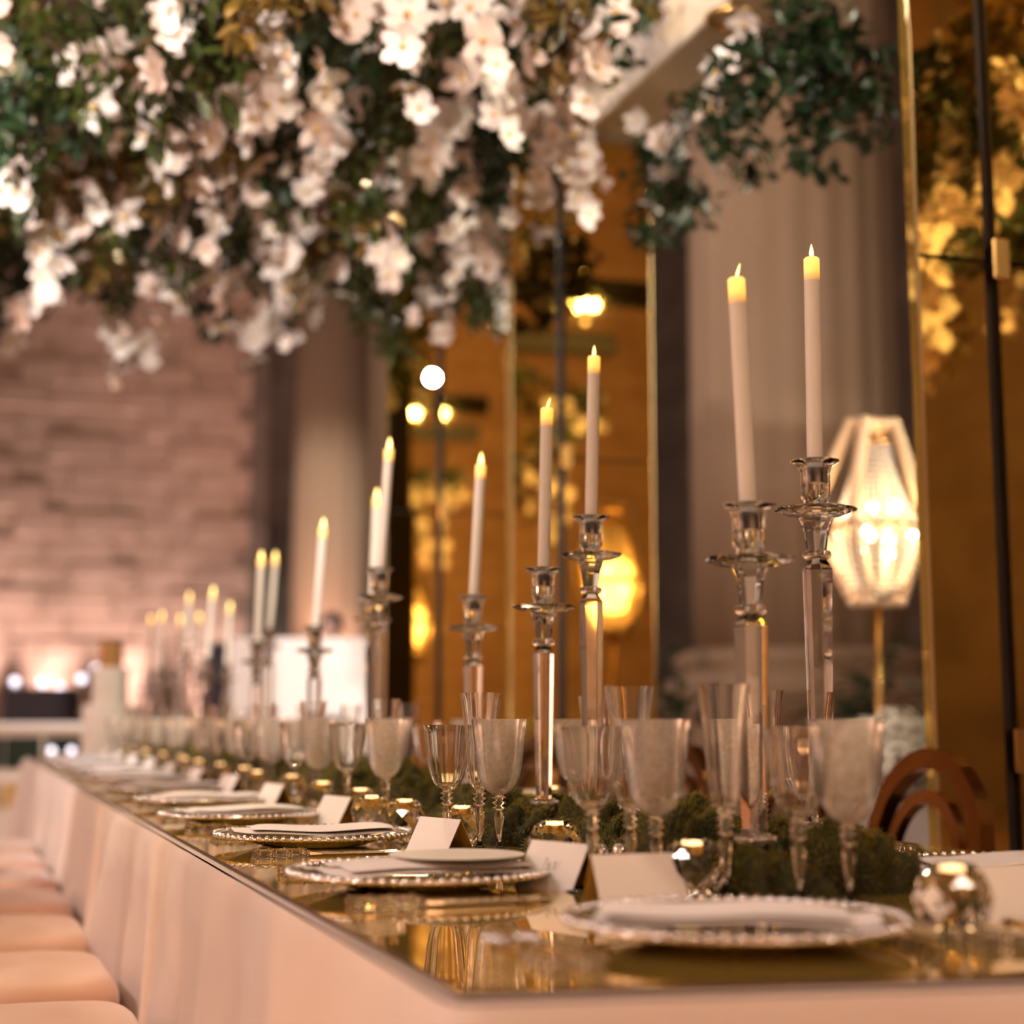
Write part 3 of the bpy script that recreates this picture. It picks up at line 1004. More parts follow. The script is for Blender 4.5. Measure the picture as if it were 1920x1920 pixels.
# ================================================================== CRYSTAL VOTIVES
def votive_meshes():
    r = 0.0385
    prof, rows = [], 7
    zc = 0.036
    for k in range(rows + 1):
        e = -pi / 2 * 0.78 + (pi * 0.72) * k / rows
        prof.append((r * cos(e), zc + r * sin(e)))
    z0 = prof[0][1]
    prof = [(a, b - z0) for a, b in prof]
    top = prof[-1]
    rings = []
    seg = 10
    for k, (rr, z) in enumerate(prof):
        rings.append([(rr * cos(2 * pi * (j + 0.5 * (k % 2)) / seg), rr * sin(2 * pi * (j + 0.5 * (k % 2)) / seg), z) for j in range(seg)])
    well = [(0.019, top[1]), (0.0185, top[1] - 0.018), (0.003, top[1] - 0.0185)]
    kk = len(prof)
    for q, (rr, z) in enumerate(well):
        rings.append([(rr * cos(2 * pi * (j + 0.5 * ((kk - 1) % 2)) / seg), rr * sin(2 * pi * (j + 0.5 * ((kk - 1) % 2)) / seg), z) for j in range(seg)])
    mb = MB()
    n = seg
    vs = [p for r_ in rings for p in r_]
    fs = []
    for i in range(len(rings) - 1):
        for j in range(n):
            a, b = i * n + j, i * n + (j + 1) % n
            if i % 2 == 0:
                fs += [(a, b, a + n), (b, b + n, a + n)]
            else:
                fs += [(a, b, b + n), (a, b + n, a + n)]
    fs.append(tuple(reversed(range(n))))
    fs.append(tuple((len(rings) - 1) * n + j for j in range(n)))
    mb.add(vs, fs)
    body = mb.mesh('crystal_globe', 'crystal')
    tz = top[1] - 0.0183
    cup = MB().lathe([(0.0165, tz), (0.0175, tz + 0.010), (0.0168, tz + 0.010), (0.016, tz + 0.0075), (0.003, tz + 0.0072)], 20).mesh('tealight_cup', 'gold_metal', 40)
    glow = MB().lathe([(0.0155, tz + 0.0076), (0.0155, tz + 0.0135), (0.010, tz + 0.0165), (0.003, tz + 0.0175)], 16).mesh('lit_wax', 'tealight_glow')
    fl = MB().lathe([(0.001, tz + 0.010), (0.0028, tz + 0.014), (0.0028, tz + 0.018), (0.0004, tz + 0.026)], 8).mesh('flame', 'flame', True)
    return body, cup, glow, fl


VOT = votive_meshes()


def votive(x, y, label):
    t = thing('crystal_votive', label, 'candle holder', (x, y, T), rnd.uniform(0, 1), 'crystal globe votives')
    put('crystal_globe', VOT[0], t)
    put('tealight_cup', VOT[1], t)
    put('lit_wax', VOT[2], t)


for px, py, lb in ((1040, 1634, 'faceted crystal globe votive behind the angled place card'),
                   (1302, 1688, 'faceted crystal globe votive between the beaded glass stems at the head setting'),
                   (1790, 1757, 'faceted crystal globe votive in front of the place card nearest the pillars'),
                   (757, 1572, 'faceted crystal globe votive against the moss beside a charger rim'),
                   (696, 1562, 'faceted crystal globe votive half hidden by a beaded stem'),
                   (866, 1590, 'faceted crystal globe votive behind the third setting glasses')):
    votive(*xy(on_z(px, py, T)), lb)
u, vi = 3.35, 0
while u < 8.6:
    for v in (0.80, 1.20):
        votive(v + rnd.uniform(-0.02, 0.02), u + rnd.uniform(-0.05, 0.05), f'glowing crystal votive, {nth(vi)} of the row along the {"open" if v < 1 else "pillar"} side of the moss')
    u += 0.40
    vi += 1

# ---- salt and pepper
shk_body = MB().lathe([(0.0125, 0), (0.0135, 0.003), (0.0125, 0.026), (0.0090, 0.031)], 8).mesh('shaker_body', 'crystal')
shk_fill = MB().lathe([(0.0095, 0.004), (0.0095, 0.021)], 8).mesh('salt', 'menu')
shk_cap = MB().lathe([(0.0095, 0.031), (0.0105, 0.033), (0.0100, 0.040), (0.0060, 0.0455), (0.0015, 0.047)], 16).mesh('cap', 'silver', True)
for px, lb in ((1126, 'small crystal salt shaker with silver cap beside the wine glass stem'), (1162, 'small crystal pepper shaker with silver cap beside the flute stem')):
    p = on_z(px, 1650, T)
    t = thing('salt_shaker' if px == 1126 else 'pepper_shaker', lb, 'shaker', (p.x, p.y, T), 0.2, 'table shakers')
    put('shaker_body', shk_body, t)
    put('salt', shk_fill, t)
    put('cap', shk_cap, t)

# ================================================================== CHAIRS
def rounded_slab(w, d, h, r=0.05, seg=6, top_bulge=0.012):
    """upholstered cushion: rounded rectangle with soft edges"""
    def outline(k, cr):
        pts = []
        X, Y = w / 2 - k, d / 2 - k
        cr = max(cr - k, 0.01)
        for cx_, cy__, a0 in ((X - cr, Y - cr, 0), (-X + cr, Y - cr, pi / 2), (-X + cr, -Y + cr, pi), (X - cr, -Y + cr, 3 * pi / 2)):
            for q in range(seg + 1):
                a = a0 + pi / 2 * q / seg
                pts.append((cx_ + cr * cos(a), cy__ + cr * sin(a)))
        return pts
    rings = []
    for q in range(5):
        a = pi / 2 * q / 4
        k = r * (1 - sin(a))
        rings.append([(x, y, r - r * cos(a)) for x, y in outline(k, 0.10)])
    for q in range(7):
        a = pi / 2 * q / 6
        k = r * (1 - cos(a))
        rings.append([(x, y, h - r + r * sin(a)) for x, y in outline(k, 0.10)])
    for k in (r + 0.04, r + 0.09):
        rings.append([(x, y, h + top_bulge * (k / 0.14)) for x, y in outline(k, 0.14)])
    return MB().loft(rings, True)


seat_me = rounded_slab(0.46, 0.50, 0.155, 0.05).mesh('seat_cushion', 'peach_velvet', True)
pipe_pts = rounded_slab(0.46, 0.50, 0.155, 0.05).v
cleg_me = MB().tube([(0, 0, 0), (0, 0, 0.34)], [0.011, 0.015], 10).mesh('leg', 'gold_metal', True)


def oval_ring(w, h, band, th, seg=40):
    vs, fs = [], []
    for i in range(seg):
        a = 2 * pi * i / seg
        for (k, y) in ((0, -th), (0, th), (-band, th), (-band, -th)):
            vs.append(((w / 2 + k) * cos(a), y, (h / 2 + k) * sin(a)))
    for i in range(seg):
        for j in range(4):
            fs.append((i * 4 + j, i * 4 + (j + 1) % 4, ((i + 1) % seg) * 4 + (j + 1) % 4, ((i + 1) % seg) * 4 + j))
    return MB().add(vs, fs)


ring_me = oval_ring(0.46, 0.46, 0.045, 0.018).mesh('oval_back', 'bronze_gold', 40)
inner_me = oval_ring(0.30, 0.32, 0.030, 0.012).mesh('inner_oval', 'bronze_gold', 40)


def chair(x, y, rz, label, group):
    """origin under the seat, guest faces +y"""
    t = thing('ring_back_chair', label, 'chair', (x, y, 0), rz, group)
    put('seat_cushion', seat_me, t, (0, 0, 0.34))
    for a in (-0.18, 0.18):
        for b in (-0.20, 0.20):
            put('leg', cleg_me, t, (a, b, 0))
    o = put('oval_back', ring_me, t, (0, -0.265, 0.675), (R(8), 0, 0))
    put('inner_oval', inner_me, o, (0, 0.0, -0.02))


for i, p in enumerate(lefts[:8]):
    chair(0.062, p.y + 0.02, RZL, f'peach upholstered chair tucked in at the {ORD[i]} open side setting', 'chairs along the open side')
for k in range(7):
    y = Rp.y + 0.665 * k
    chair(VR + 0.21, y, RZR, f'gold ring backed chair at the {ORD[k]} pillar side setting', 'ring back chairs along the pillars')

# ================================================================== TIERED CAKE
cp = on_z(203, 1418, T)
cp = at_d(203, HORIZON + 0.21 / 8.9 * F, 8.9)
ck = thing('tiered_cake', 'tall tiered white cake with copper top tier at the table end', 'cake', (cp.x, cp.y, T))
z = 0.0
MB().lathe([(0.17, 0), (0.175, 0.004), (0.17, 0.012)], 40).build('cake_board', 'white_lacquer', ck, 40)
for nm, rr, h, m_ in (('bottom_tier', 0.140, 0.27, 'cake_icing'), ('middle_tier', 0.095, 0.20, 'cake_icing'), ('top_tier', 0.063, 0.135, 'copper_icing')):
    MB().lathe([(rr, 0.012 + z), (rr, 0.012 + z + h - 0.01), (rr - 0.008, 0.012 + z + h), (0.005, 0.012 + z + h)], 40).build(nm, m_, ck, 40)
    z += h

# ================================================================== CRYSTAL LAMP, PLANTER AND SHRUBS ON THE RIGHT
LD = 5.75
lp0 = at_d(1640, 965, LD)
lampo = thing('crystal_floor_lamp', 'glowing crystal basket lamp in a beaded geometric frame on a gold pole', 'lamp', (lp0.x, lp0.y, 0), -YAW)
zc = lp0.z
sp = LD / F                          # metres per pixel at the lamp
zz = lambda py: zc + (965 - py) * sp
MB().tube([(0, 0, 0.02), (0, 0, zz(1128))], 0.016, 12).build('pole', 'gold_metal', lampo, True)
MB().lathe([(0.16, 0), (0.165, 0.008), (0.15, 0.022), (0.02, 0.035)], 36).build('base', 'gold_metal', lampo, 40)
# outer geometric frame: two bent loops of thick beaded bar
for j, ang in enumerate((0.0, 0.9)):
    Mr = Matrix.Rotation(ang, 4, 'Z')
    wfac = 1.0 if j == 0 else 0.72
    loop = [(-42, 792), (42, 792), (92, 955), (88, 1000), (45, 1128), (-45, 1128), (-112, 1000), (-116, 955)]
    pts = [Vector((x * sp * wfac, 0, zz(y))) for x, y in loop]
    bar = MB()
    for a, b in zip(pts, pts[1:] + pts[:1]):
        bar.tube([Mr @ a, Mr @ b], 0.019, 8)
        n = max(2, int((b - a).length / 0.03))
        for q in range(n):
            bar.ball(Mr @ a.lerp(b, q / n), 0.026, 6, 4)
    bar.build('beaded_frame', 'bead_frame', lampo, True)
# bead strands from crown to ring, and the basket beneath
for i in range(30):
    a = 2 * pi * i / 30
    st = MB()
    for q in range(15):
        t = q / 14
        rr = 0.055 + (0.150 - 0.055) * t ** 1.5
        st.ball((rr * cos(a), rr * sin(a), zz(832) + (zz(985) - zz(832)) * t), 0.0088, 5, 4)
    st.build('bead_strand', 'bead_strand', lampo, True)
for i in range(30):
    a = 2 * pi * i / 30
    st = MB()
    for q in range(13):
        t = q / 12
        rr = 0.150 * cos(t * 1.45)
        st.ball((rr * cos(a), rr * sin(a), zz(1000) + (zz(1122) - zz(1000)) * sin(t * pi / 2)), 0.0095, 5, 4)
    st.build('bead_strand', 'bead_strand', lampo, True)
MB().torus((0, 0, zz(830)), 0.055, 0.010, 24, 6).build('crown', 'gold_metal', lampo, True)
MB().torus((0, 0, zz(990)), 0.152, 0.010, 36, 6).build('hoop', 'gold_metal', lampo, True)
for (x, y, zp) in ((-0.02, -0.06, 955), (0.055, -0.09, 955), (-0.10, 0.02, 955), (-0.075, -0.10, 1037), (0.02, -0.12, 1020), (0.02, -0.11, 1045), (0.12, -0.05, 1008), (-0.05, -0.11, 1003), (0.0, 0.08, 1000)):
    MB().ball((x, y, zz(zp)), 0.017, 10, 6).build('bulb', 'glow_bulb', lampo, True)
lamp('POINT', 'lamp_light', (lp0.x, lp0.y, zz(1000)), None, 8, (1.0, 0.66, 0.36), 0.14)

# planter with hydrangeas
pp = at_d(1690, 1480, 5.0)
pl = thing('flower_plinth', 'white box plinth holding the white hydrangeas', 'plinth', (pp.x, pp.y, 0), -YAW)
MB().box((0, 0, 0.375), (0.34, 0.34, 0.75), None, 0.006).build('plinth_body', 'white_lacquer', pl)
MB().box((0, 0, 0.755), (0.38, 0.38, 0.03), None, 0.006).build('plinth_top', 'white_lacquer', pl)


def hydrangea_mesh(seed):
    r2 = random.Random(seed)
    mb = MB()
    mb.ball((0, 0, 0), 0.052, 12, 8)
    for q in range(110):
        d = Vector((r2.gauss(0, 1), r2.gauss(0, 1), r2.gauss(0.2, 1))).normalized()
        Mq = Matrix.Translation(d * r2.uniform(0.060, 0.085)) @ d.to_track_quat('Z', 'Y').to_matrix().to_4x4() @ Matrix.Rotation(r2.uniform(0, 3), 4, 'Z')
        for k in range(4):
            a = pi / 2 * k
            mb.add([(0, 0, 0), (0.013 * cos(a - .6), 0.013 * sin(a - .6), 0.003), (0.019 * cos(a), 0.019 * sin(a), 0.001), (0.013 * cos(a + .6), 0.013 * sin(a + .6), 0.003)], [(0, 1, 2, 3)], Mq)
    return mb.mesh('florets', 'hydrangea')


HYD = [hydrangea_mesh(k) for k in (1, 2)]
for i in range(16):
    a = 2 * pi * i / 9
    rr, z = (0.20, 0.83) if i < 9 else ((0.12, 0.89) if i < 14 else (0.04, 0.92))
    t = thing('hydrangea', 'white green hydrangea head massed on the white plinth', 'flower', (pp.x + rr * cos(a), pp.y + rr * sin(a), z), rnd.uniform(0, 6), 'hydrangeas on the plinth')
    put('florets', HYD[i % 2], t)
    put('stem', bpy.data.meshes.get('hyd_stem') or MB().tube([(0, 0, -0.12), (0, 0, -0.05)], 0.006, 6).mesh('hyd_stem', 'leaf'), t)

# ------------------------------------------------------------------ leaf shapes
def leaf_mesh(L, Wd, material, curl=0.25):
    mb = MB()
    rows = [(0, 0.10), (0.3, 0.85), (0.6, 1.0), (0.85, 0.55), (1.0, 0.04)]
    vs, fs = [], []
    for t, w_ in rows:
        z = -curl * L * t * t
        x = L * t
        vs += [(x, -Wd / 2 * w_, z + 0.12 * Wd * w_), (x, 0, z), (x, Wd / 2 * w_, z + 0.12 * Wd * w_)]
    for i in range(len(rows) - 1):
        for j in range(2):
            a = i * 3 + j
            fs.append((a, a + 1, a + 4, a + 3))
    return mb.add(vs, fs)


def shrub(px, py, dist, h, label):
    p = at_d(px, py, dist)
    t = thing('leafy_shrub', label, 'shrub', (p.x, p.y, 0))
    MB().lathe([(0.16, 0), (0.20, 0.36), (0.21, 0.38), (0.18, 0.38), (0.17, 0.34), (0.01, 0.34)], 24).build('pot', 'black_frame', t, 40)
    r2 = random.Random(int(px))
    stem, fol = MB(), MB()
    for q in range(16):
        a, sp_ = r2.uniform(0, 6.28), r2.uniform(0.05, 0.32)
        top = Vector((sp_ * cos(a), sp_ * sin(a), h * r2.uniform(0.7, 1.0)))
        stem.tube([(0, 0, 0.34), (top.x * 0.4, top.y * 0.4, (0.34 + top.z) / 2), top], [0.008, 0.006, 0.002], 5)
        for k in range(16):
            t_ = r2.uniform(0.35, 1.0)
            c = Vector((0, 0, 0.34)).lerp(top, t_)
            Mq = Matrix.Translation(c) @ Euler((r2.uniform(-.6, .6), r2.uniform(-.9, .3), r2.uniform(0, 6.28))).to_matrix().to_4x4()
            l_ = leaf_mesh(r2.uniform(0.09, 0.16), r2.uniform(0.035, 0.06), None)
            fol.add(l_.v, l_.f, Mq)
    stem.build('stems', 'twig', t)
    f = fol.build('foliage', 'leaf_deep', t)
    f['kind'] = 'stuff'


shrub(1655, 1250, 9.0, 1.42, 'dark green leafy plant behind the lamp pole at the column foot')
shrub(1245, 1250, 10.5, 1.42, 'dark green leafy plant in the gap beside the middle mirror pillar')
shrub(1560, 1260, 10.0, 1.20, 'low dark green leafy plant in front of the huge column')

# ================================================================== FAR LEFT: WHITE CONSOLE, BLACK DRAPED TABLE, BOOTH, LOUDSPEAKER
def px_box(px0, px1, py0, py1, dist, depth):
    a = at_d(px0, py0, dist)
    b = at_d(px1, py1, dist)
    return a, b


CD = 11.5
ca, cb = at_d(-90, 1355, CD), at_d(152, 1560, CD)
co = thing('white_console', 'white lacquer bar front with dark green and gold panels', 'bar', ((ca.x + cb.x) / 2, (ca.y + cb.y) / 2, 0), -YAW)
wid = (Vector((ca.x, ca.y)) - Vector((cb.x, cb.y))).length
topz = at_d(30, 1355, CD).z
MB().box((0, 0.25, topz / 2 - 0.03), (wid, 0.46, topz - 0.06), None, 0.008).build('carcass', 'white_lacquer', co)
MB().box((0, 0.25, topz - 0.03), (wid + 0.06, 0.56, 0.06), None, 0.008).build('counter', 'white_lacquer', co)
zA, zB = at_d(30, 1382, CD).z, at_d(30, 1441, CD).z
zC, zD = at_d(30, 1470, CD).z, at_d(30, 1516, CD).z
for c in (-0.34, -0.06, 0.24):
    x = c * wid
    MB().box((x + 0.09, 0.015, (zA + zB) / 2), (0.24, 0.03, zA - zB), None, 0.004).build('upper_panel', 'green_panel', co)
    MB().box((x + 0.09, 0.015, (zC + zD) / 2), (0.22, 0.03, zC - zD), None, 0.004).build('lower_panel', 'gold_panel', co)
for px, py in ((97, 1407), (134, 1407), (92, 1447)):
    p = at_d(px, py, 10.9)
    t = thing('table_lantern', 'tiny glowing lamp bulb on a thin stand before the white bar', 'lamp', (p.x, p.y, 0), 0, 'little lamps by the bar')
    MB().lathe([(0.05, 0), (0.05, 0.01), (0.006, 0.02), (0.006, p.z - 0.02)], 12).build('stand', 'gold_metal', t, 40)
    MB().ball((0, 0, p.z), 0.022, 10, 6).build('bulb', 'glow_globe', t, True)
    t.children[-1].data.materials[0] = MATS['flame']
BD = 14.0
ba, bb_ = at_d(10, 1282, BD), at_d(126, 1352, BD)
bt = thing('draped_table', 'black draped serving table with glowing globes on top', 'table', ((ba.x + bb_.x) / 2, (ba.y + bb_.y) / 2, 0), -YAW)
bw = (Vector((ba.x, ba.y)) - Vector((bb_.x, bb_.y))).length
bh = at_d(60, 1290, BD).z
MB().box((0, 0.2, bh - 0.02), (bw + 0.04, 0.5, 0.04), None, 0.008).build('tabletop', 'black_cloth', bt)
rr_ = []
for z in (0.01, bh - 0.04):
    rr_.append([(sx * (bw / 2) * (1 + (0.03 * sin(i * 2.1) if z < 0.1 else 0)), 0.2 + sy * 0.24, z) for i, (sx, sy) in enumerate(((-1, -1), (-.5, -1.02), (0, -1), (.5, -1.03), (1, -1), (1, 1), (0, 1), (-1, 1)))])
MB().loft(rr_, True).build('drape', 'black_cloth', bt)
for i, (px, py) in enumerate(((28, 1278), (80, 1281), (112, 1290), (153, 1273), (180, 1255), (14, 1330))):
    p = at_d(px, py, BD + 0.2)
    t = thing('globe_light', 'small glowing globe light around the black draped table', 'lamp', (p.x, p.y, 0), 0, 'globe lights')
    base = bh if 10 < px < 126 and py < 1300 else 0.0
    MB().lathe([(0.03, base + 0.001), (0.03, base + 0.01), (0.005, base + 0.015), (0.005, max(p.z - 0.03, base + 0.02))], 10).build('stand', 'silver', t)
    MB().ball((0, 0, p.z), 0.036, 10, 6).build('globe', 'glow_globe', t, True)

DD = 12.0
da, db = at_d(436, 1196, DD), at_d(688, 1196, DD)
dj = thing('white_booth', 'plain white booth front standing before the far columns', 'booth', ((da.x + db.x) / 2, (da.y + db.y) / 2, 0), -YAW)
dw = (Vector((da.x, da.y)) - Vector((db.x, db.y))).length
dz = da.z
MB().box((0, 0.03, dz / 2), (dw - 0.10, 0.06, dz), None, 0.006).build('front_panel', 'white_lacquer', dj)
for s in (-1, 1):
    MB().box((s * (dw / 2 - 0.03), 0.28, dz / 2), (0.06, 0.56, dz), None, 0.006).build('side_panel', 'white_lacquer', dj)
MB().box((0, 0.30, dz - 0.12), (dw - 0.12, 0.46, 0.03)).build('shelf', 'white_lacquer', dj)
gp = at_d(625, 1348, DD - 0.02)
MB().box(((625 - 562) * DD / F, -0.004, gp.z), (0.20, 0.02, 0.05), None, 0.003).build('vent', 'black_frame', dj)

sp_ = at_d(405, 1280, 13.0)
spk = thing('column_loudspeaker', 'slim black column loudspeaker on a round base by the booth', 'speaker', (sp_.x, sp_.y, 0), -YAW)
MB().lathe([(0.22, 0), (0.22, 0.03), (0.03, 0.05)], 24).build('base', 'black_frame', spk)
MB().tube([(0, 0, 0.04), (0, 0, 0.9)], 0.025, 10).build('pole', 'black_frame', spk)
MB().box((0, 0, 1.22), (0.16, 0.14, 0.66), None, 0.01).build('cabinet', 'black_frame', spk)
MB().box((0, -0.072, 1.22), (0.13, 0.01, 0.60), None, 0.003).build('grille', 'black_cloth', spk)

# ------------------------------------------------------------------ the attendant behind the booth
def person(loc, rz, label):
    J = {'pelvis': (0, 0, 0.98), 'waist': (0, -0.01, 1.12), 'chest': (0, 0, 1.33), 'neck': (0, 0.01, 1.50), 'headb': (0, -0.01, 1.56), 'head': (0, -0.025, 1.65), 'crown': (0, -0.01, 1.74),
         'shl': (0.17, 0, 1.43), 'ell': (0.25, -0.03, 1.16), 'wrl': (0.19, -0.26, 1.10), 'hal': (0.17, -0.34, 1.10),
         'shr': (-0.17, 0, 1.43), 'elr': (-0.25, -0.03, 1.16), 'wrr': (-0.19, -0.26, 1.10), 'har': (-0.17, -0.34, 1.10),
         'hpl': (0.10, 0, 0.93), 'knl': (0.11, -0.02, 0.52), 'anl': (0.11, 0.02, 0.09), 'tol': (0.12, -0.14, 0.04),
         'hpr': (-0.10, 0, 0.93), 'knr': (-0.11, -0.02, 0.52), 'anr': (-0.11, 0.02, 0.09), 'tor': (-0.12, -0.14, 0.04)}
    Rd = {'pelvis': (.15, .11), 'waist': (.14, .10), 'chest': (.165, .115), 'neck': (.055, .055), 'headb': (.06, .07), 'head': (.078, .098), 'crown': (.055, .07),
          'shl': (.065, .065), 'ell': (.043, .043), 'wrl': (.030, .026), 'hal': (.035, .018), 'shr': (.065, .065), 'elr': (.043, .043), 'wrr': (.030, .026), 'har': (.035, .018),
          'hpl': (.095, .095), 'knl': (.062, .062), 'anl': (.042, .042), 'tol': (.045, .03), 'hpr': (.095, .095), 'knr': (.062, .062), 'anr': (.042, .042), 'tor': (.045, .03)}
    E = [('pelvis', 'waist'), ('waist', 'chest'), ('chest', 'neck'), ('neck', 'headb'), ('headb', 'head'), ('head', 'crown'), ('chest', 'shl'), ('shl', 'ell'), ('ell', 'wrl'), ('wrl', 'hal'),
         ('chest', 'shr'), ('shr', 'elr'), ('elr', 'wrr'), ('wrr', 'har'), ('pelvis', 'hpl'), ('hpl', 'knl'), ('knl', 'anl'), ('anl', 'tol'), ('pelvis', 'hpr'), ('hpr', 'knr'), ('knr', 'anr'), ('anr', 'tor')]
    for s, w_ in (('l', 1), ('r', -1)):
        for q, (dx, ln) in enumerate(((-0.026, 0.065), (-0.009, 0.08), (0.009, 0.085), (0.025, 0.07))):
            b = J['ha' + s]
            n1, n2 = f'f{s}{q}a', f'f{s}{q}b'
            J[n1] = (b[0] + dx, b[1] - ln * 0.55, b[2] - 0.006)
            J[n2] = (b[0] + dx, b[1] - ln, b[2] - 0.022)
            Rd[n1] = (.009, .009)
            Rd[n2] = (.007, .007)
            E += [('ha' + s, n1), (n1, n2)]
        b = J['wr' + s]
        J['t' + s] = (b[0] - 0.045 * w_, b[1] - 0.06, b[2])
        Rd['t' + s] = (.010, .010)
        E.append(('wr' + s, 't' + s))
    names = list(J)
    me = bpy.data.meshes.new('body')
    me.from_pydata([J[n] for n in names], [(names.index(a), names.index(b)) for a, b in E], [])
    o = bpy.data.objects.new('person', me)
    COL.objects.link(o)
    o.modifiers.new('skin', 'SKIN')
    sk = me.skin_vertices[0].data
    for i, n in enumerate(names):
        sk[i].radius = Rd[n]
        sk[i].use_root = (n == 'pelvis')
    sb = o.modifiers.new('sub', 'SUBSURF')
    sb.levels = sb.render_levels = 2
    dg = bpy.context.evaluated_depsgraph_get()
    ev = bpy.data.meshes.new_from_object(o.evaluated_get(dg))
    o.modifiers.clear()
    o.data = ev
    ev.name = 'body'
    ev.materials.clear()
    for m_ in ('skin', 'shirt', 'trousers'):
        ev.materials.append(MATS[m_])
    for p in ev.polygons:
        c = p.center
        p.use_smooth = True
        p.material_index = 2 if c.z < 1.0 and abs(c.y) < 0.3 and c.y > -0.2 else (1 if (c.z < 1.475 and c.y > -0.25) else 0)
    o.location = loc
    o.rotation_euler = (0, 0, rz)
    tag(o, label, 'person')
    MB().lathe([(0.082, 1.66), (0.092, 1.70), (0.080, 1.75), (0.045, 1.785), (0.005, 1.79)], 16, True, Matrix.Translation((0, 0.012, 0))).build('hair', 'hair', o, True)
    MB().box((0, -0.125, 1.635), (0.022, 0.03, 0.045), None, 0.006).build('nose', 'skin', o, True)
    for s in (-1, 1):
        MB().ball((s * 0.032, -0.108, 1.665), 0.010, 8, 5).build('eye', 'black_frame', o, True)
        MB().ball((s * 0.083, -0.01, 1.64), 0.020, 8, 5).build('ear', 'skin', o, True)
    MB().box((0, -0.112, 1.595), (0.045, 0.014, 0.010), None, 0.003).build('mouth', 'petal_warm', o, True)
    return o


pp_ = at_d(620, 1180, DD + 0.75)
person((pp_.x, pp_.y, 0), -YAW, 'person in a white shirt standing behind the white booth')

# ================================================================== THE FLOWER CANOPY
def blossom_mesh(seed, material):
    r2 = random.Random(seed)
    mb = MB()
    for k in range(5):
        a = 2 * pi * k / 5 + r2.uniform(-.12, .12)
        big = k in (1, 4)
        L, Wd = (0.054, 0.056) if big else (0.050, 0.036)
        L *= r2.uniform(0.9, 1.1)
        vs = []
        tilt = r2.uniform(0.15, 0.5)
        for t, w_ in ((0.02, 0.25), (0.45, 0.95), (0.8, 0.85), (1.0, 0.25)):
            for s in (-0.5, 0, 0.5):
                z = tilt * L * t * t - 0.25 * Wd * w_ * (abs(s) * 2) ** 2 * 0.6
                vs.append((L * t, Wd * w_ * s, z + 0.004))
        fs = [(i * 3 + j, i * 3 + j + 1, i * 3 + j + 4, i * 3 + j + 3) for i in range(3) for j in range(2)]
        mb.add(vs, fs, Matrix.Rotation(a, 4, 'Z'))
    return mb.mesh('blossom', material, True)


BL = [blossom_mesh(k, m_) for k, m_ in ((1, 'petal'), (2, 'petal'), (3, 'petal_warm'))]
throat_me = MB().lathe([(0.003, 0.0), (0.009, 0.006), (0.007, 0.014), (0.002, 0.017)], 6).mesh('lip', 'orchid_throat', True)
LEAF = [leaf_mesh(0.095, 0.045, None).mesh('leaf', 'leaf', True), leaf_mesh(0.085, 0.042, None).mesh('leaf', 'leaf_deep', True),
        leaf_mesh(0.075, 0.034, None).mesh('leaf', 'leaf_amber_lit', True)]


def spray_curve(r2, L):
    a = r2.uniform(0, 6.28)
    out = Vector((cos(a), sin(a), 0))
    pts = []
    for k in range(7):
        t = k / 6
        pts.append(out * (L * 0.55 * sin(t * 1.3)) + Vector((0, 0, 0.05 * sin(t * 2) - L * 0.75 * t * t)))
    return pts


stem_cache = []
r3 = random.Random(21)
for k in range(6):
    pts = spray_curve(r3, r3.uniform(0.30, 0.46))
    stem_cache.append((pts, MB().tube(pts, [0.005, 0.0045, 0.004, 0.0035, 0.003, 0.0025, 0.0015], 5).mesh('stem', 'leaf')))


wire_me = MB().tube([(0, 0, -0.01), (0, 0, 1)], 0.0012, 4).mesh('wire', 'twig')


def orchid_spray(x, y, z, nb, sc, centred=False, label='arching spray of white orchid blossoms hanging in the canopy'):
    rz = r3.uniform(0, 6.28)
    pts, me = stem_cache[r3.randrange(6)]
    if centred:
        c = Matrix.Rotation(rz, 3, 'Z') @ (pts[3] * 0.5 + pts[5] * 0.5)
        x, y, z = x - c.x, y - c.y, z - c.z
    t = thing('orchid_spray', label if 'arching' not in label else f'arching spray of {nb} white orchid blossoms hanging in the canopy', 'flower', (x, y, z), rz, 'white orchid sprays of the canopy')
    put('stem', me, t)
    put('wire', wire_me, t, None, None, (1, 1, max(0.05, BEAM_Z + 0.05 - z)))
    inv = Matrix.Rotation(-rz, 3, 'Z')
    for k in range(nb):
        f = 0.25 + 0.75 * (k + 0.5) / nb
        i = min(int(f * 6), 5)
        p = pts[i].lerp(pts[i + 1], f * 6 - i)
        d = inv @ Vector((r3.uniform(-1, 1) - 0.25, r3.uniform(-1, 1) - 0.65, r3.uniform(-1.0, 0.4))).normalized()
        b = put('blossom', BL[r3.randrange(3)], t, p + d * 0.03)
        b.rotation_mode = 'QUATERNION'
        b.rotation_quaternion = d.to_track_quat('Z', 'Y')
        s = sc * r3.uniform(0.85, 1.15) * (1.1 - 0.3 * f)
        b.scale = (s, s, s)
        if centred:
            put('lip', throat_me, b)


def dense_foliage(seed, n, L, mi):
    """small leaves clustered round a branch, joined"""
    r2 = random.Random(seed)
    mb = MB()
    for k in range(n):
        t = r2.random()
        c = Vector((L * t, r2.uniform(-.09, .09), r2.uniform(-.10, .09) - 0.10 * t * t))
        l_ = leaf_mesh(r2.uniform(0.05, 0.085), r2.uniform(0.024, 0.038), None)
        mb.add(l_.v, l_.f, Matrix.Translation(c) @ Euler((r2.uniform(-1, 1), r2.uniform(-1.0, 1.4), r2.uniform(0, 6.28))).to_matrix().to_4x4())
    return mb.mesh('small_leaves', mi)


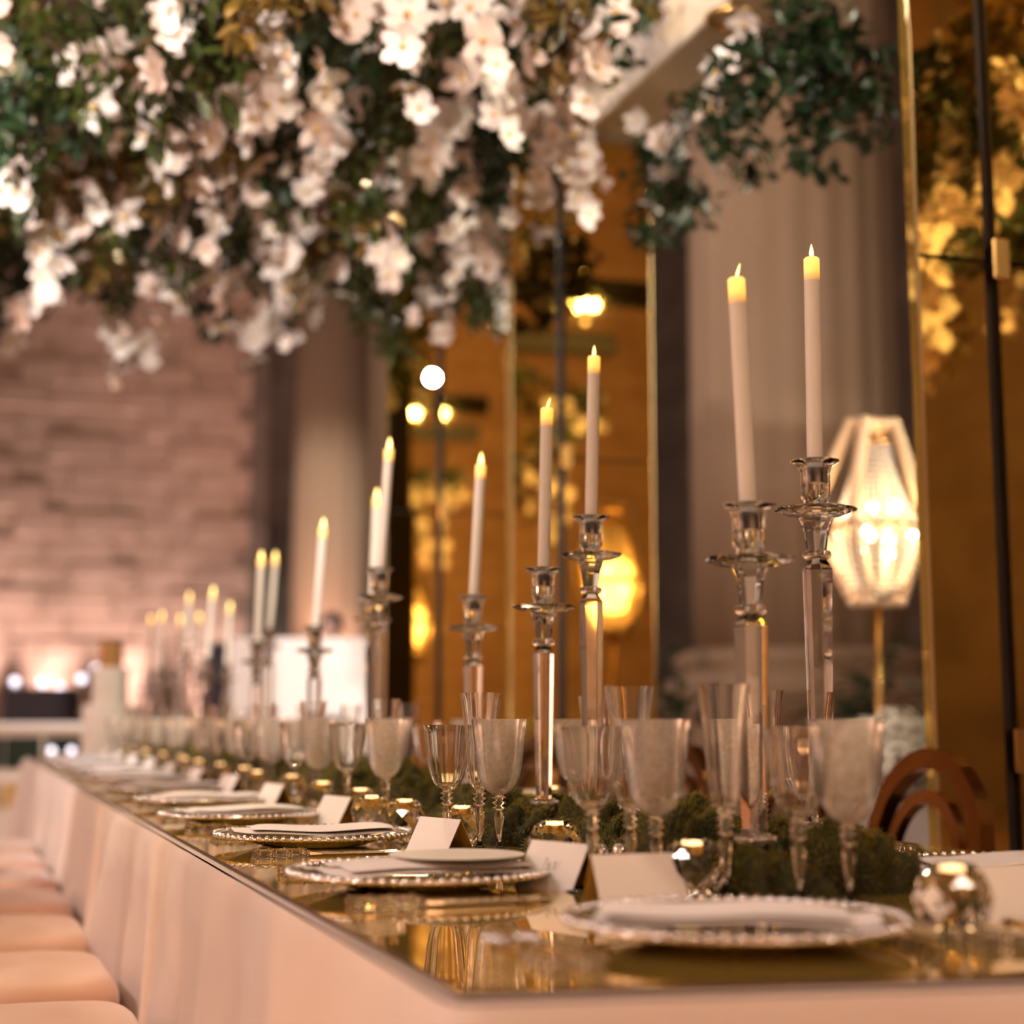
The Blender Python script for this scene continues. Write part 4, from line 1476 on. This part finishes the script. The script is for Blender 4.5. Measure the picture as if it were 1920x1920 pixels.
FOL = [dense_foliage(31 + k, 130, 0.42, ('leaf', 'leaf_deep', 'leaf', 'leaf_amber_lit')[k]) for k in range(4)]
br_pts = [(0, 0, 0), (0.14, 0.01, -0.01), (0.28, -0.01, -0.05), (0.44, 0, -0.13)]
branch_me = MB().tube(br_pts, [0.007, 0.006, 0.0045, 0.002], 5).mesh('stem', 'twig')


def leafy_branch(x, y, z, rz, ry, kind, nl=7):
    t = thing('leafy_branch', ('fresh olive green', 'deep glossy green', 'mid green', 'amber-light tinted')[kind] + ' leafy branch woven into the hanging canopy', 'foliage', (x, y, z), 0, 'green branches of the canopy', rot=Euler((r3.uniform(-.4, .4), ry, rz)))
    put('stem', branch_me, t)
    put('small_leaves', FOL[kind], t)['kind'] = 'stuff'
    for k in range(nl):
        f = (k + 0.7) / nl
        i = min(int(f * 3), 2)
        p = Vector(br_pts[i]).lerp(Vector(br_pts[i + 1]), f * 3 - i)
        s = r3.uniform(0.8, 1.25)
        put('leaf', LEAF[(0, 1, 0, 2)[kind]], t, p, (r3.uniform(-.7, .7), r3.uniform(-.4, 1.0), (1 if k % 2 else -1) * r3.uniform(.4, 1.6)), s)


def z_low(px):
    """lower outline of the canopy in the picture, turned into a height where each plant hangs"""
    K = [(-100, 640), (0, 620), (120, 560), (230, 690), (330, 600), (480, 640), (600, 560), (700, 560), (800, 610), (880, 560), (960, 560), (1030, 640), (1060, 390), (1130, 340), (1180, 200), (1240, 330), (1290, 210), (1400, 40), (1500, 150), (1560, 150), (1600, -60), (2100, -60)]
    for (a, b), (c, d) in zip(K, K[1:]):
        if a <= px <= c:
            return b + (d - b) * (px - a) / (c - a)
    return 600


def project(p):
    q = CAMR.transposed() @ (Vector(p) - Vector((0, 0, CAMZ)))
    return 960 + F * q.x / -q.z, 960 - F * q.y / -q.z, -q.z


def clear_of_view(px, py):
    """True where the picture shows the beam or the open gap under it"""
    if py > z_low(px) - 25:
        return False
    if 1090 < px < 1500 and abs(py - (1480 - px) * 0.80) < 150:
        return False
    return True


def canopy_spot(zlo, zhi, reach):
    for _ in range(400):
        x, y, z = r3.uniform(-0.85, 2.75), r3.uniform(3.3, 8.7), r3.uniform(zlo, zhi)
        px, py, d = project((x, y, z))
        if not (-150 < px < 1660 and py > -150):
            continue
        if x > 1.95 and min(abs(y - q) for q in P_U) < 0.45 and z < 3.4:
            continue
        rz = r3.uniform(0, 6.28)
        e = project((x + reach * cos(rz), y + reach * sin(rz), z - 0.12))
        if clear_of_view(px, py) and clear_of_view(e[0], e[1]):
            return x, y, z, rz
    return None


for k in range(175):
    s = canopy_spot(2.92, 3.75, 0.42)
    if s:
        leafy_branch(*s, r3.uniform(-0.2, 0.7), (0, 1, 0, 3, 1, 3, 0, 0, 2)[k % 9])
# the big white clusters, where the picture shows them hanging under the canopy
CL = [(330, 45, 4), (500, 120, 6), (540, 55, 6), (470, 160, 6), (290, 230, 5), (345, 215, 5), (310, 265, 4), (500, 300, 6), (515, 390, 5), (480, 340, 4), (590, 310, 3),
      (310, 380, 6), (400, 400, 4), (480, 230, 5), (430, 215, 4), (670, 360, 4), (720, 420, 5), (735, 345, 4), (705, 330, 3), (900, 50, 4), (1000, 25, 3), (1120, 70, 5), (1095, 110, 4),
      (915, 195, 5), (950, 180, 4), (1060, 220, 6), (1020, 270, 6), (1095, 290, 5), (1070, 340, 5), (1010, 320, 4), (920, 440, 5), (860, 395, 3), (850, 490, 4), (800, 545, 5), (820, 590, 4),
      (330, 545, 5), (300, 490, 4), (350, 500, 4), (490, 570, 4), (590, 555, 4), (540, 520, 4), (480, 630, 4), (430, 560, 3), (100, 440, 4), (80, 500, 4), (35, 590, 4), (70, 560, 4),
      (230, 680, 3), (265, 640, 3), (215, 640, 3), (700, 460, 4), (640, 500, 3), (930, 560, 3), (980, 480, 4), (1030, 560, 4), (1035, 640, 3), (760, 470, 3), (560, 440, 3),
      (170, 150, 3), (40, 320, 3), (150, 360, 3), (230, 350, 3), (650, 60, 3), (770, 130, 3), (820, 250, 4), (600, 220, 3), (880, 300, 3), (380, 310, 3), (20, 250, 2), (760, 40, 3)]
for px, py, nb in CL:
    p = on_z(px, py, r3.uniform(2.78, 2.92))
    if p.y > 8.5:
        p = at_u(px, py, 8.45)
    orchid_spray(p.x, p.y, p.z, nb + 1, r3.uniform(1.15, 1.5), True)
for k in range(34):
    s = canopy_spot(2.80, 3.2, 0.3)
    if s:
        orchid_spray(*s[:3], r3.randint(2, 5), r3.uniform(0.8, 1.1))
# blossoms and leaves hanging outside the right beam
for px, py, d, nb in ((1262, 262, 6.0, 4), (1235, 330, 6.2, 4), (1240, 280, 6.1, 3), (1345, 150, 5.4, 4), (1408, 80, 5.0, 2), (1215, 255, 6.3, 2)):
    p = at_d(px, py, d)
    orchid_spray(p.x, p.y, p.z, nb, 1.15, True, 'small white orchid spray hanging outside the cream beam')
for px, py, d in ((1270, 215, 5.95), (1240, 290, 6.1), (1480, 80, 4.9), (1540, 40, 4.8), (1460, 30, 5.0), (1510, 110, 4.9), (1530, 90, 4.85), (1220, 330, 6.2)):
    p = at_d(px, py - 20, d)
    leafy_branch(p.x, p.y, p.z, r3.uniform(0, 6.28), 0.5, 1, 7)
# the wing of the canopy beside the pillars, which the gold mirrors show
for k in range(34):
    x, y, z = r3.uniform(2.5, 4.2), r3.uniform(0.5, 2.5), r3.uniform(2.85, 3.5)
    leafy_branch(x, y, z, r3.uniform(0, 6.28), r3.uniform(0, 0.9), (0, 1, 3, 1)[k % 4], 5)
for k in range(44):
    x, y, z = r3.uniform(2.5, 4.2), r3.uniform(0.5, 2.5), r3.uniform(2.45, 3.2)
    orchid_spray(x, y, z, r3.randint(3, 6), 1.25, False, 'spray of white orchids on the canopy wing mirrored in gold')
lamp('SPOT', 'wing_fill_spot', (5.2, 4.6, 2.4), (3.3, 1.5, 2.9), 900, (1.0, 0.84, 0.66), 0.1, 55, 0.9)  # added fill, kept behind the mirror plane, lights the reflected blossoms

# ---- pin spot on the far pillar, then added table fill spots
p = at_u(811, 708, P_U[2] - 0.085)
t = thing('pin_spot', 'blazing pin spot clamped to the farthest mirror pillar', 'spotlight', tuple(p))
q = (Vector((0, 0, CAMZ)) - p).normalized().to_track_quat('Z', 'Y').to_matrix().to_4x4()
MB().lathe([(0.036, -0.002), (0.038, -0.02), (0.030, -0.055), (0.01, -0.06)], 16, True, q).build('can', 'black_frame', t, 40)
MB().lathe([(0.034, 0.0), (0.027, 0.008), (0.003, 0.012)], 16, True, q).build('lens', 'glow_spot', t, True)
MB().tube([(0, 0.02, 0), (0, 0.086, 0)], 0.008, 6).build('clamp', 'black_frame', t)
for i, u in enumerate((4.0, 5.6, 7.2)):
    lamp('SPOT', 'table_fill_spot', (0.95 + (0.5 if i % 2 else -0.4), u, 3.1), (0.95, u - 0.6, T), 90, (1.0, 0.74, 0.44), 0.04, 62, 0.8)  # added fill without fixtures, for sparkle on the glass
# bulbs under the outrigger, seen in the middle mirror
for q, (px, py, r_) in enumerate(((1100, 565, 0.034), (1118, 572, 0.024), (1088, 572, 0.026), (1105, 512, 0.012), (1103, 605, 0.010))):
    v_ = at_u(px, py, 2 * P_U[1] - 3.46)
    t = thing('outrigger_bulb', 'bare warm bulb under the outrigger beam, mirrored in the middle pillar', 'bulb', (v_.x, 3.46, v_.z), 0, 'outrigger bulbs')
    MB().ball((0, 0, 0), r_, 12, 8).build('bulb', 'glow_spot' if r_ > 0.02 else 'glow_bulb', t, True)
    MB().tube([(0, 0, r_), (0, 0, r_ + 0.03)], 0.008, 8).build('socket', 'black_frame', t)
